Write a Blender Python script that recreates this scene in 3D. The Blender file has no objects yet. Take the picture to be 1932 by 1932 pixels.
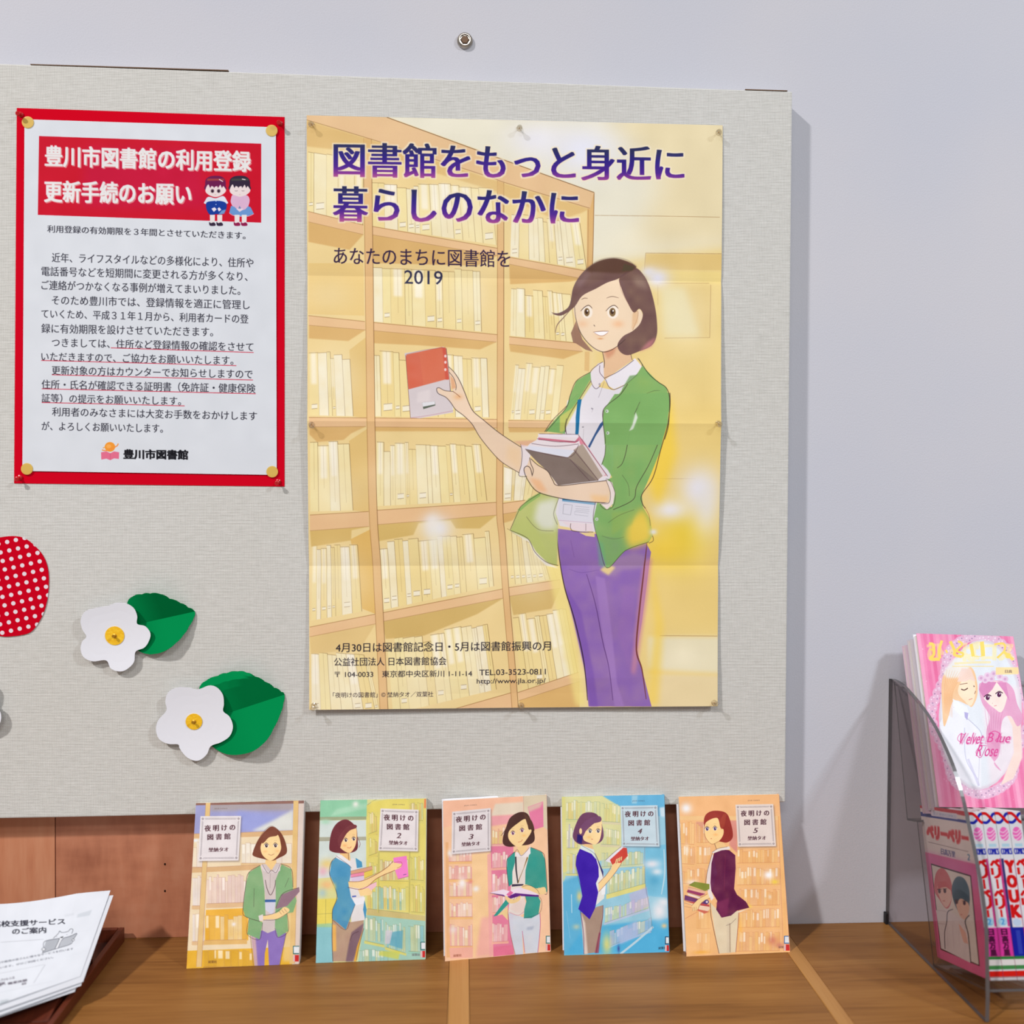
# Library notice board above a wooden counter: poster, notice, paper flowers, five comic books, acrylic holder.
import bpy, bmesh, math, random
import numpy as np
from mathutils import Matrix, Vector

scene = bpy.context.scene
COL = scene.collection
# ---------------------------------------------------------------- camera
F_PX, DIST, EYE = 1700.0, 1.15267, 0.55903
YAW, PITCH, ROLL = [math.radians(a) for a in (3.03, -0.994, 0.332)]
cy, sy, cp, sp, cr, sr = math.cos(YAW), math.sin(YAW), math.cos(PITCH), math.sin(PITCH), math.cos(ROLL), math.sin(ROLL)
fw = Vector((sy*cp, cy*cp, sp)); rt = Vector((cy, -sy, 0)); up = rt.cross(fw)
ix = cr*rt + sr*up; iu = -sr*rt + cr*up
cam_d = bpy.data.cameras.new('camera'); cam = bpy.data.objects.new('camera', cam_d); COL.objects.link(cam)
cam_d.sensor_width = 36.0; cam_d.sensor_fit = 'HORIZONTAL'; cam_d.lens = F_PX/1932*36.0
cam_d.clip_start = 0.02; cam_d.clip_end = 30
cam.matrix_world = Matrix(((ix.x, iu.x, -fw.x, 0), (ix.y, iu.y, -fw.y, -DIST), (ix.z, iu.z, -fw.z, EYE), (0, 0, 0, 1)))
cam_d.dof.use_dof = True; cam_d.dof.focus_distance = 1.14; cam_d.dof.aperture_fstop = 2.1
scene.camera = cam
# ---------------------------------------------------------------- light and exposure
w = bpy.data.worlds.new('world'); scene.world = w; w.use_nodes = True
w.node_tree.nodes['Background'].inputs['Color'].default_value = (1.0, 0.96, 0.95, 1)
w.node_tree.nodes['Background'].inputs['Strength'].default_value = 0.29
def lamp(name, loc, target, sx, sy_, power, col):
    ld = bpy.data.lights.new(name, 'AREA'); ld.shape = 'RECTANGLE'; ld.size = sx; ld.size_y = sy_; ld.energy = power; ld.color = col
    o = bpy.data.objects.new(name, ld); COL.objects.link(o); o.location = loc
    o.rotation_euler = (Vector(target)-Vector(loc)).to_track_quat('-Z', 'Y').to_euler()
    return o
lamp('ceiling_or_fill_lamp', (-3.4, -3.0, 4.3), (-3.4, -2.9, 0), 0.30, 0.30, 350, (1, 0.96, 0.94))
lamp('ceiling_or_fill_lamp', (2.3, -1.9, 2.45), (2.3, -1.85, 0), 0.32, 0.32, 74, (0.88, 0.94, 1))
lamp('ceiling_or_fill_lamp', (-0.5, -2.9, 2.6), (-0.5, -2.6, 0), 1.2, 0.5, 30, (0.97, 0.98, 1))  # added soft fill light, not an actual ceiling fixture
vs = scene.view_settings
vs.view_transform = 'Standard'; vs.look = 'None'; vs.exposure = 0.12; vs.gamma = 1.0; vs.use_curve_mapping = False
scene.cycles.max_bounces = 8; scene.cycles.transparent_max_bounces = 24
# ---------------------------------------------------------------- a small painter for flat print (posters, covers, notices)
def hom(src, dst):
    A = []
    for (x, y), (u, v) in zip(src, dst):
        A.append([x, y, 1, 0, 0, 0, -u*x, -u*y, -u]); A.append([0, 0, 0, x, y, 1, -v*x, -v*y, -v])
    return np.linalg.svd(np.array(A, float))[2][-1].reshape(3, 3)
def smooth(pts, closed=True, n=6):
    P = np.array(pts, float); N = len(P)
    if N < 3: return P
    t = np.linspace(0, 1, n, endpoint=False)[:, None]; out = []
    for i in range(N if closed else N-1):
        if closed: a, b, c, d = P[i-1], P[i], P[(i+1) % N], P[(i+2) % N]
        else: a, b, c, d = P[max(i-1, 0)], P[i], P[i+1], P[min(i+2, N-1)]
        out.append(.5*((2*b)+(c-a)*t+(2*a-5*b+4*c-d)*t*t+(3*b-a-3*c+d)*t**3))
    if not closed: out.append(P[-1:])
    return np.concatenate(out)
def boxblur(m, r):
    r = int(round(r))
    if r < 1: return m
    for ax in (0, 1):
        for _ in range(2):
            p = np.pad(m, [(r+1, r) if i == ax else (0, 0) for i in (0, 1)], mode='edge').cumsum(ax)
            n = m.shape[ax]
            m = (np.take(p, range(2*r+1, 2*r+1+n), ax)-np.take(p, range(0, n), ax))/(2*r+1)
    return m
TXT = {}
def glyphs(s):
    if s not in TXT:
        cu = bpy.data.curves.new('t', 'FONT'); cu.body = s; cu.resolution_u = 3
        ob = bpy.data.objects.new('t', cu); me = ob.to_mesh(); me.calc_loop_triangles()
        co = np.empty(len(me.vertices)*3); me.vertices.foreach_get('co', co); co = co.reshape(-1, 3)[:, :2]
        tr = np.empty(len(me.loop_triangles)*3, int); me.loop_triangles.foreach_get('vertices', tr)
        t = co[tr].reshape(-1, 3, 2); ob.to_mesh_clear(); bpy.data.objects.remove(ob); bpy.data.curves.remove(cu)
        lo, hi = t.reshape(-1, 2).min(0), t.reshape(-1, 2).max(0)
        TXT[s] = (t-lo)/(hi-lo)
    return TXT[s]
def rgb(c): return np.array(c, np.float32)/255
class Canvas:
    def __init__(s, quad, W, H, base, seed=1):
        s.W, s.H = W, H; s.M = hom(quad, [(0, 0), (W, 0), (W, H), (0, H)])
        s.img = np.empty((H, W, 3), np.float32); s.img[:] = rgb(base); s.view(0, 0, 1); s.rng = np.random.RandomState(seed)
        s.k = math.sqrt(W*H/abs(sum(quad[i][0]*quad[(i+1) % 4][1]-quad[(i+1) % 4][0]*quad[i][1] for i in range(4))/2))
    def view(s, ox, oy, z): s.o = np.array([ox, oy], float); s.z = z
    def tf(s, p):
        p = np.asarray(p, float)/s.z+s.o
        q = np.concatenate([p, np.ones(p.shape[:-1]+(1,))], -1) @ s.M.T
        return q[..., :2]/q[..., 2:]
    def px(s, d): return d*s.k/s.z
    def cover(s, p0, p1, pad=0, ss=4):
        allp = np.concatenate([p0, p1]); pad = int(pad)+1
        x0 = max(int(allp[:, 0].min())-pad, 0); x1 = min(int(allp[:, 0].max())+pad+1, s.W)
        y0 = max(int(allp[:, 1].min())-pad, 0); y1 = min(int(allp[:, 1].max())+pad+1, s.H)
        if x1 <= x0 or y1 <= y0: return None
        w, h = x1-x0, y1-y0
        a = (p0-[x0, y0])*[1, ss]; b = (p1-[x0, y0])*[1, ss]
        sg = np.where(b[:, 1] > a[:, 1], 1., -1.); lo = np.where((sg > 0)[:, None], a, b); hi = np.where((sg > 0)[:, None], b, a)
        r0 = np.ceil(np.clip(lo[:, 1], 0, h*ss)-.5).astype(int); r1 = np.ceil(np.clip(hi[:, 1], 0, h*ss)-.5).astype(int)
        n = np.maximum(r1-r0, 0); k = np.repeat(np.arange(len(n)), n)
        if not len(k): return None
        row = np.arange(n.sum())-np.repeat(np.cumsum(n)-n, n)+r0[k]
        dy = hi[k, 1]-lo[k, 1]; x = lo[k, 0]+(row+.5-lo[k, 1])/dy*(hi[k, 0]-lo[k, 0]); x = np.clip(x, 0, w)
        xi = x.astype(int); f = x-xi; g = sg[k]; ww = w+2
        buf = np.bincount(row*ww+xi, g*(1-f), h*ss*ww)+np.bincount(row*ww+xi+1, g*f, h*ss*ww)
        m = np.clip(np.abs(buf.reshape(h*ss, ww).cumsum(1)[:, :w]), 0, 1).reshape(h, ss, w).mean(1)
        return x0, y0, m.astype(np.float32)
    def put(s, c, col, a=1, grad=None):
        if c is None: return
        x0, y0, m = c; h, w = m.shape; m = np.clip(m*a, 0, 1)[..., None]
        if grad is not None:
            ga, gb, c2 = grad; t = np.clip((np.arange(y0, y0+h)-ga)/(gb-ga), 0, 1)[:, None, None]; col = rgb(col)*(1-t)+rgb(c2)*t
        else: col = rgb(col)
        v = s.img[y0:y0+h, x0:x0+w]; v += (col-v)*m
    def poly(s, pts, col, a=1, sm=False, blur=0, grad=None, mottle=0):
        if sm: pts = smooth(pts)
        P = s.tf(pts); b = s.px(blur)
        c = s.cover(P, np.roll(P, -1, 0), b*2)
        if c is None: return
        if blur: c = (c[0], c[1], boxblur(c[2], b/2))
        if mottle: c = (c[0], c[1], c[2]*(1-mottle*s.noise(c[2].shape, 26)))
        if grad is not None: grad = (s.tf([grad[0]])[0][1], s.tf([grad[1]])[0][1], grad[2])
        s.put(c, col, a, grad)
    def noise(s, shp, cell):
        gh, gw = shp[0]//cell+2, shp[1]//cell+2; g = s.rng.rand(gh, gw)
        yy = np.linspace(0, gh-1, shp[0]); xx = np.linspace(0, gw-1, shp[1])
        t = np.array([np.interp(xx, np.arange(gw), r) for r in g])
        return np.array([np.interp(yy, np.arange(gh), t[:, j]) for j in range(shp[1])]).T
    def line(s, pts, wd, col, a=1, sm=True, taper=0.0, blur=0):
        P = smooth(pts, False) if sm and len(pts) > 2 else np.array(pts, float)
        d = np.gradient(P, axis=0) if len(P) > 1 else P; L = np.hypot(d[:, 0], d[:, 1])+1e-9
        nrm = np.stack([-d[:, 1], d[:, 0]], 1)/L[:, None]; t = np.linspace(-1, 1, len(P))
        ww = wd/2*(1-taper*np.abs(t)**2)[:, None]
        s.poly(np.concatenate([P+nrm*ww, (P-nrm*ww)[::-1]]), col, a, blur=blur)
    def blob(s, x, y, rx, ry, col, a=1):
        cx, cy_ = s.tf([(x, y)])[0]; rx, ry = s.px(rx), s.px(ry)
        x0, x1 = max(int(cx-2.2*rx), 0), min(int(cx+2.2*rx)+1, s.W); y0, y1 = max(int(cy_-2.2*ry), 0), min(int(cy_+2.2*ry)+1, s.H)
        if x1 <= x0 or y1 <= y0: return
        X, Y = np.meshgrid(np.arange(x0, x1), np.arange(y0, y1)); r2 = ((X-cx)/rx)**2+((Y-cy_)/ry)**2
        s.put((x0, y0, np.exp(-r2*1.3)*np.clip((4.84-r2)/2, 0, 1)), col, a)
    def ell(s, x, y, rx, ry, col, a=1, rot=0, blur=0):
        t = np.linspace(0, 2*math.pi, 28, endpoint=False); c, n = math.cos(rot), math.sin(rot)
        s.poly(np.stack([x+rx*np.cos(t)*c-ry*np.sin(t)*n, y+rx*np.cos(t)*n+ry*np.sin(t)*c], 1), col, a, blur=blur)
    def text(s, t, x0, y0, x1, y1, h, col, a=1, bx=0, by=0, grad=None, halo=None, shear=0):
        # ink box: left middle (x0,y0), right middle (x1,y1), ink height h
        g = glyphs(t); u, v = g[..., 0], g[..., 1]
        P = np.stack([x0+u*(x1-x0)+shear*(v-.5)*h, y0+u*(y1-y0)+(.5-v)*h], -1); P = s.tf(P)
        c = s.cover(P.reshape(-1, 2), np.roll(P, -1, 1).reshape(-1, 2), 8)
        if c is None: return
        bxp, byp = s.px(bx), s.px(by)
        def grow(m, dx, dy):
            o = m
            for q in range(1, int(dx)+1): o = np.maximum(o, np.maximum(np.roll(m, q, 1), np.roll(m, -q, 1)))
            fx = dx-int(dx)
            if fx > .05: o = o+(np.maximum(np.maximum(np.roll(m, int(dx)+1, 1), np.roll(m, -int(dx)-1, 1)), o)-o)*fx
            m = o
            for q in range(1, int(dy)+1): o = np.maximum(o, np.maximum(np.roll(m, q, 0), np.roll(m, -q, 0)))
            fy = dy-int(dy)
            if fy > .05: o = o+(np.maximum(np.maximum(np.roll(m, int(dy)+1, 0), np.roll(m, -int(dy)-1, 0)), o)-o)*fy
            return o
        m = grow(c[2], bxp/2, byp/2)
        if halo: s.put((c[0], c[1], boxblur(grow(m, 4, 4), 1)), halo, .8)
        if grad is not None:
            Y = s.tf([(x0, (y0+y1)/2-h/2)])[0][1], s.tf([(x0, (y0+y1)/2+h/2)])[0][1]
            x0c, y0c, mm = c[0], c[1], m
            hh = mm.shape[0]; t_ = np.clip((np.arange(y0c, y0c+hh)-Y[0])/(Y[1]-Y[0]), 0, 1)
            st = np.array([q[0] for q in grad]); cc = np.array([q[1] for q in grad], float)/255
            colr = np.stack([np.interp(t_, st, cc[:, i]) for i in range(3)], 1)[:, None, :]
            v_ = s.img[y0c:y0c+hh, x0c:x0c+mm.shape[1]]; v_ += (colr-v_)*np.clip(mm*a, 0, 1)[..., None]
        else: s.put((c[0], c[1], m), col, a)
    def grain(s, amp=.012, amp2=.02, cell=40):
        s.img += (s.rng.rand(s.H, s.W, 1)-.5)*amp*2
        s.img += ((s.noise((s.H, s.W), cell)-.5)*amp2*2)[..., None]
        np.clip(s.img, 0, 1, out=s.img)
    def image(s, name):
        im = bpy.data.images.new(name, s.W, s.H); im.colorspace_settings.name = 'sRGB'
        b = np.ones((s.H, s.W, 4), np.float32); b[..., :3] = np.clip(s.img[::-1], 0, 1)
        im.pixels.foreach_set(b.ravel()); im.update(); im.pack(); return im
def lerp(a, b, t): return (a[0]+(b[0]-a[0])*t, a[1]+(b[1]-a[1])*t)
def books(C, tl, tr, br, bl, n, cols, line, seed, lw=.8, lab=True, hj=.12):
    # a painted row of book spines between a top and a base line
    r = random.Random(seed); x = [0]
    while len(x) <= n: x.append(x[-1]+r.uniform(.5, 1.5))
    x = [v/x[n] for v in x[:n+1]]
    for i in range(n):
        top = r.uniform(0, hj) if r.random() < .8 else r.uniform(hj, hj*2.4)
        a, b = lerp(tl, tr, x[i]), lerp(tl, tr, x[i+1]); d, c = lerp(bl, br, x[i]), lerp(bl, br, x[i+1])
        a, b = lerp(a, d, top), lerp(b, c, top); col = r.choice(cols)
        C.poly([a, b, c, d], col, .85, mottle=.35)
        if r.random() < .45: C.poly([lerp(a, b, .2), lerp(a, b, .8), lerp(lerp(a, b, .8), lerp(d, c, .8), .5), lerp(lerp(a, b, .2), lerp(d, c, .2), .5)], (250, 246, 234), .65, blur=3)
        C.line([a, b], lw, line, .55, False); C.line([b, c], lw, line, r.choice((.3, .7, .7)), False)
        if r.random() < .5: C.line([lerp(a, b, .5), lerp(lerp(a, b, .5), lerp(d, c, .5), r.uniform(.6, .95))], lw*.7, line, .3, False)
        if lab and r.random() < .35:
            p, q = lerp(lerp(a, b, .5), lerp(d, c, .5), .86), abs(b[0]-a[0])*.32
            C.poly([(p[0]-q, p[1]-q*.8), (p[0]+q, p[1]-q), (p[0]+q, p[1]+q*.6), (p[0]-q, p[1]+q*.8)], (242, 236, 215), .9)
            C.line([(p[0]-q, p[1]-q*.7), (p[0]+q, p[1]-q*.9)], lw, line, .6, False); C.line([(p[0]-q, p[1]+q*.8), (p[0]+q, p[1]+q*.6)], lw, line, .6, False)
# ---------------------------------------------------------------- poster print
def paint_poster():
    C = Canvas([(579, 218), (1363, 237), (1351, 1331), (585, 1337)], 1330, 1880, (236, 214, 160), 3)
    P, L = C.poly, C.line
    BR = (150, 110, 70); PEACH = (230, 190, 144); SH = (214, 172, 108)
    # pale ceiling and right wall
    P([(700, 200), (1380, 200), (1380, 560), (1100, 520), (1120, 366), (730, 222)], (230, 226, 206), blur=4)
    P([(1140, 225), (1380, 225), (1380, 480), (1190, 470), (1250, 340)], (229, 214, 172), .9, blur=50)
    C.blob(1100, 285, 75, 50, (226, 228, 242), .95); C.blob(1010, 265, 60, 35, (230, 230, 240), .8)
    P([(1121, 500), (1380, 470), (1380, 1350), (1121, 1350)], (233, 208, 138), blur=20)
    P([(1180, 780), (1380, 760), (1380, 1190), (1180, 1190)], (234, 206, 128), .6, blur=30)
    P([(1217, 482), (1380, 484), (1380, 514), (1217, 512)], (222, 192, 122), blur=1)
    P([(1217, 514), (1380, 517), (1380, 540), (1217, 537)], (238, 214, 134), .8, blur=3)
    P([(1270, 540), (1340, 540), (1338, 641), (1310, 640)], (222, 194, 124), .8, blur=10)
    P([(1245, 548), (1290, 545), (1320, 640), (1252, 640)], (230, 222, 178), .8, blur=14)
    L([(1121, 409.6), (1240, 411), (1357, 413)], 1, BR, .6); L([(1217, 481), (1360, 482.5)], 1, BR, .7); L([(1217, 481), (1215, 512)], 1, BR, .6)
    L([(1243, 538), (1337, 538)], .9, BR, .6); L([(1340, 541), (1337, 642)], 1, BR, .6); L([(1252, 642.5), (1337, 641.5)], .9, BR, .6); L([(1240, 541), (1240, 580)], .8, BR, .4)
    C.blob(1240, 528, 26, 20, (228, 228, 244), 1); C.blob(1222, 516, 16, 12, (226, 226, 240), .8)
    P([(1222, 1203), (1356, 1203), (1356, 1270), (1222, 1262)], (228, 220, 188), .95, blur=8)
    P([(1222, 1272), (1356, 1275), (1356, 1340), (1222, 1340)], (230, 212, 168), .9, blur=6)
    L([(1243, 1200.5), (1352, 1201.5)], 1, BR, .7); L([(1234, 907), (1310, 907)], .9, BR, .5)
    # bookcase
    P([(575, 215), (730, 221), (1120, 366), (1116, 660), (1100, 1000), (1085, 1340), (575, 1340)], (235, 210, 150), mottle=.15)
    side = (224, 190, 120)
    P([(660, 665), (692, 640), (696, 795), (668, 790)], side, .8); P([(660, 836), (696, 812), (700, 970), (667, 966)], side, .8)
    P([(662, 1020), (702, 1000), (710, 1160), (684, 1150)], (224, 182, 102), .9); P([(583, 500), (686, 500), (688, 600), (583, 597)], (230, 198, 128), .8)
    cols = [(240, 228, 172), (242, 236, 202), (236, 216, 150), (243, 232, 184), (238, 220, 158), (243, 240, 222), (242, 238, 214)]
    bk = lambda a, b, c, d, n, s, **k: books(C, a, b, c, d, n, cols, (104, 74, 42), s, .9, hj=.07, **k)
    bk((582, 282), (686, 300), (685, 428), (582, 403), 6, 1)
    bk((584, 668), (660, 664), (668, 790), (587, 788), 6, 2); bk((587, 838), (660, 836), (667, 966), (587, 968), 4, 3)
    bk((590, 1029), (675, 1028), (683, 1155), (588, 1172), 8, 4); bk((588, 1225), (694, 1236), (718, 1345), (590, 1345), 7, 5)
    bk((702, 345), (925, 352), (936, 466), (702, 430), 12, 6); bk((702, 505), (905, 512), (908, 630), (704, 611), 11, 7)
    bk((704, 665), (918, 678), (922, 792), (708, 790), 13, 8); bk((712, 836), (906, 842), (918, 948), (711, 958), 15, 9)
    bk((715, 1022), (922, 1004), (931, 1108), (723, 1152), 14, 10); bk((730, 1206), (918, 1172), (936, 1300), (742, 1345), 13, 11)
    bk((965, 405), (1092, 418), (1106, 512), (962, 487), 9, 12); bk((964, 545), (1075, 555), (1085, 650), (962, 638), 9, 13)
    bk((972, 688), (1062, 694), (1050, 796), (962, 796), 8, 14); bk((950, 880), (1010, 900), (1000, 947), (950, 948), 5, 15)
    bk((956, 998), (1030, 1040), (1050, 1094), (962, 1106), 8, 16); bk((966, 1160), (1066, 1148), (1090, 1278), (985, 1302), 9, 17)
    def board(tl, tr, br, bl, under=None, uc=SH):
        if under: P([bl, br]+under, uc, .85, blur=1)
        P([tl, tr, br, bl], PEACH, mottle=.12); L([tl, tr], 1.1, (150, 104, 60), .75, False); L([bl, br], .9, (160, 116, 72), .65, False)
    board((582, 402), (686, 428), (686, 446), (583, 422), [(660, 475), (583, 460)])
    board((583, 599.7), (689, 611), (690, 627), (584, 618), [(658, 648), (584, 643)])
    board((585, 792), (693, 793), (692, 809), (586, 810), [(664, 822), (650, 834), (600, 838), (586, 824)])
    board((586, 974.5), (696, 968), (697, 996), (586, 1004), [(664, 1003), (663, 1022), (588, 1034)], (212, 178, 104))
    board((585, 1184), (708, 1160), (709, 1178), (585, 1202), [(680, 1225), (588, 1234)], (222, 192, 130))
    board((700, 430), (938, 472), (938, 486), (700, 446), [(900, 505), (702, 500)])
    board((703, 612.5), (938, 636), (936, 650), (703, 628), [(905, 664), (790, 656), (704, 652)])
    board((706, 793), (938, 796), (938, 812), (706, 810), [(880, 818), (706, 818)], (214, 172, 106))
    board((708, 966), (936, 951), (936, 975), (708, 993), [(905, 1000), (860, 1000), (850, 985), (790, 990), (780, 1012), (712, 1024)], (210, 178, 104))
    board((719, 1158), (949, 1113), (950, 1130), (721, 1174), [(900, 1160), (800, 1200), (728, 1206)], (206, 174, 104))
    board((850, 1338), (968, 1305), (970, 1345), (900, 1350))
    board((960, 489), (1112, 516), (1100, 530), (960, 502), [(1075, 535), (962, 540)])
    board((960, 640), (1090, 652), (1098, 668), (960, 654), [(1062, 682), (962, 668)])
    board((958, 798), (1045, 799), (1035, 812), (958, 811), [(1030, 820), (960, 820)])
    board((948, 953), (990, 947), (980, 968), (948, 973), [(966, 985), (949, 990)])
    board((958, 1111), (1056, 1096), (1056, 1112), (960, 1127), [(1040, 1150), (968, 1162)], (208, 176, 108))
    board((976, 1306), (1090, 1268), (1092, 1285), (978, 1321), [(1092, 1340), (985, 1345)], (216, 174, 108))
    for lft, wd in (([(686, 262), (689, 500), (691, 640), (695, 880), (698, 990), (703, 1060), (710, 1190), (718, 1345)], 15), ([(938, 320), (938, 560), (937, 800), (936, 960), (941, 1020), (948, 1120), (958, 1240), (966, 1345)], 12)):
        a = smooth(lft, False); b = a+[wd, 0]; P(np.concatenate([a, b[::-1]]), (225, 184, 130), mottle=.1); L(a, 1, (150, 104, 60), .7, False); L(b, 1.1, (120, 84, 50), .8, False)
    P([(1107, 394), (1120, 366), (1117, 520), (1106, 516)], (220, 178, 116)); L([(1120, 366), (1118, 470), (1116, 520)], 1.3, (130, 84, 50), .8); L([(1109, 398), (1108, 512)], .9, BR, .7)
    P([(1102, 668), (1111, 668), (1110, 706), (1101, 704)], (224, 188, 128))
    P([(575, 215), (728, 221), (1120, 366), (1112, 398), (958, 350), (719, 270), (579, 227)], (226, 190, 146), mottle=.1)
    P([(579, 228), (719, 271), (958, 351), (1112, 397), (1096, 405), (1050, 420), (930, 362), (700, 292), (579, 278)], (214, 176, 112), .7, blur=2)
    L([(730, 222), (910, 289), (1120, 366)], 1.4, (120, 84, 54), .85); L([(579, 227), (719, 270), (916, 334), (958, 349), (1112, 396)], 1, BR, .8)
    # glows
    for x, y, rx, ry, a in ((640, 330, 50, 40, .5), (880, 390, 60, 50, .45), (1010, 450, 50, 40, .5), (620, 560, 60, 40, .35), (880, 560, 40, 50, .6), (640, 720, 50, 60, .5), (900, 730, 40, 50, .4), (760, 900, 60, 40, .5), (640, 930, 60, 40, .35), (1010, 740, 50, 60, .5), (640, 1100, 70, 60, .6), (900, 1080, 50, 50, .5), (640, 1290, 60, 60, .4), (800, 1290, 70, 50, .45), (1000, 1070, 40, 60, .6), (1290, 600, 70, 90, .5), (1180, 470, 60, 40, .6), (1290, 1240, 60, 30, .6)):
        C.blob(x, y, rx, ry, (244, 236, 208), a*.75)
    C.blob(824, 1000, 30, 26, (228, 228, 236), 1); C.blob(815, 985, 16, 16, (234, 230, 230), .8); C.blob(820, 1030, 14, 50, (236, 232, 210), .7)
    C.blob(1290, 1010, 60, 70, (238, 210, 70), .85); C.blob(1250, 1040, 50, 36, (238, 204, 70), .8)
    C.blob(1315, 925, 44, 46, (230, 228, 236), 1); C.blob(1262, 965, 38, 22, (232, 230, 234), .95); C.blob(1330, 960, 30, 60, (230, 228, 226), .8)
    P([(1200, 700), (1262, 760), (1275, 860), (1240, 960), (1215, 900)], (244, 208, 70), .8, blur=16)
    P([(1225, 1050), (1235, 1180), (1215, 1330), (1240, 1330), (1250, 1180)], (242, 208, 90), .7, blur=12)
    P([(1030, 1060), (1062, 1060), (1105, 1330), (1085, 1330)], (240, 222, 140), .8, blur=8)
    # standing woman: plain illustrated reader with a bob, green cardigan and violet trousers
    INK = (62, 48, 46); SK = (234, 208, 182); GR = (128, 176, 104); HA = (112, 82, 80)
    C.view(940, 1000, 4.493)
    VI = (140, 104, 180)
    P([(485, 0), (800, 40), (860, 60), (1240, 110), (1290, 200), (1250, 500), (1210, 800), (1170, 1020), (1210, 1180), (1290, 1490), (760, 1490), (730, 1200), (640, 800), (540, 400)], VI, blur=2, mottle=.12)
    P([(1230, 270), (1300, 250), (1240, 700), (1190, 1030), (1150, 1230), (1120, 1200), (1190, 560)], (206, 140, 160), .75, blur=30)
    P([(820, 400), (900, 420), (960, 900), (1000, 1300), (1060, 1490), (980, 1490), (930, 1200), (860, 760)], (164, 128, 194), .7, blur=8)
    P([(1060, 480), (1160, 500), (1120, 900), (1100, 1180), (1010, 900)], (152, 112, 180), .6, blur=16)
    P([(560, 480), (700, 700), (800, 1200), (840, 1490), (770, 1490), (730, 1200), (640, 800)], (122, 84, 176), .6, blur=14)
    P([(860, 380), (1000, 250), (1140, 200), (1240, 230), (1230, 330), (1060, 350), (960, 400)], (164, 134, 172), .8, blur=30)
    P([(860, 350), (920, 300), (990, 330), (930, 395)], (232, 208, 140), .9, blur=16)
    L([(485, 0), (515, 250), (560, 500), (640, 760), (710, 1060), (740, 1300), (750, 1440)], 9, (50, 34, 44), .9, taper=.5)
    L([(1255, 120), (1235, 320), (1190, 700), (1165, 1020), (1210, 1180), (1245, 1430)], 13, (110, 52, 44), .85, taper=.6)
    L([(745, 385), (820, 640), (880, 950), (930, 1160), (965, 1440)], 6, (84, 50, 110), .85, taper=.4); L([(590, 340), (700, 372), (850, 350)], 4, (100, 70, 140), .6, taper=.7)
    L([(610, 100), (640, 240)], 4, (110, 76, 140), .5)
    C.view(920, 760, 4.293)
    # cardigan back flap at left
    P([(430, 735), (570, 780), (560, 1330), (480, 1310), (390, 1220), (330, 1130), (180, 1050), (240, 880), (330, 790)], (186, 196, 120), blur=3, mottle=.1)
    P([(430, 735), (330, 790), (240, 880), (260, 890), (330, 830), (420, 770)], (142, 180, 100), .9, blur=2)
    P([(400, 820), (560, 780), (555, 1040), (430, 1040), (370, 960)], (224, 226, 214), .9, blur=50); P([(290, 930), (180, 1045), (320, 1100), (420, 1250), (560, 1330), (500, 1250), (400, 1060)], (190, 200, 118), .5, blur=8)
    P([(180, 1050), (160, 1040), (330, 1140), (380, 1240), (470, 1330), (570, 1350), (480, 1305), (390, 1220), (330, 1120)], (240, 236, 226), .9, blur=3)
    L([(180, 1045), (320, 1110), (380, 1220), (470, 1300), (570, 1330)], 4, INK, .8); L([(430, 740), (280, 840), (245, 895), (180, 1040)], 4, INK, .7); L([(310, 935), (370, 1010), (430, 1045), (530, 1050)], 3, INK, .6)
    # shirt front
    P([(640, 0), (1000, -40), (1010, 520), (870, 1060), (580, 1010), (545, 900), (600, 640), (600, 200)], (226, 222, 228))
    P([(585, 780), (860, 800), (840, 985), (570, 960)], (224, 222, 232)); P([(600, 790), (870, 825), (866, 842), (598, 812)], (40, 120, 170))
    P([(575, 800), (560, 960), (850, 990), (880, 820)], (214, 214, 226), .5); L([(610, 835), (680, 842), (666, 922), (604, 912), (610, 835)], 2.5, (110, 110, 120), .8, False)
    for y in (852, 870, 884): L([(706, y), (818, y+9)], 2, (110, 110, 120), .6, False)
    L([(700, 895), (812, 908), (806, 932), (698, 918), (700, 895)], 2, (110, 110, 120), .6, False); L([(570, 965), (840, 986)], 4, (196, 150, 180), .7)
    P([(595, 975), (690, 985), (840, 995), (850, 1050), (760, 1060), (680, 1040)], (230, 214, 220)); L([(668, 990), (668, 1030), (700, 1054), (850, 1060)], 4, INK, .8); L([(790, 990), (790, 1050)], 3, INK, .7)
    P([(735, 1062), (860, 1068), (862, 1100), (790, 1090)], (232, 208, 150)); L([(570, 790), (530, 910), (560, 1000)], 3, INK, .7)
    # lanyard
    C.view(960, 460, 5.084); P([(780, 1250), (860, 1400), (1000, 1430), (1115, 1370), (1060, 1450), (925, 1590), (900, 1700), (900, 1850), (540, 1850), (550, 1690), (690, 1480)], (226, 222, 228)); C.view(920, 760, 4.293)
    P([(722, -40), (748, -40), (728, 270), (702, 270)], (34, 112, 160)); P([(900, 190), (925, 170), (818, 385), (805, 372)], (64, 92, 140)); L([(722, -40), (704, 270)], 2, INK, .6)
    for x, y in ((835, 66), (765, 216)): C.ell(x, y, 6, 6, (150, 140, 150), .8)
    L([(770, 230), (765, 320)], 2, INK, .35)
    # cardigan, right half with sleeve
    P([(1020, -50), (930, 80), (925, 170), (945, 330), (940, 440), (915, 510), (965, 560), (1000, 620), (960, 640), (1010, 700), (1000, 860), (880, 820), (850, 960), (870, 1060), (900, 1160), (960, 1350), (990, 1340), (1110, 1210), (1300, 1140), (1330, 1090), (1310, 960), (1250, 860), (1240, 760), (1310, 600), (1390, 400), (1420, 250), (1465, 50), (1460, -60)], GR, blur=1, mottle=.12)
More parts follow.
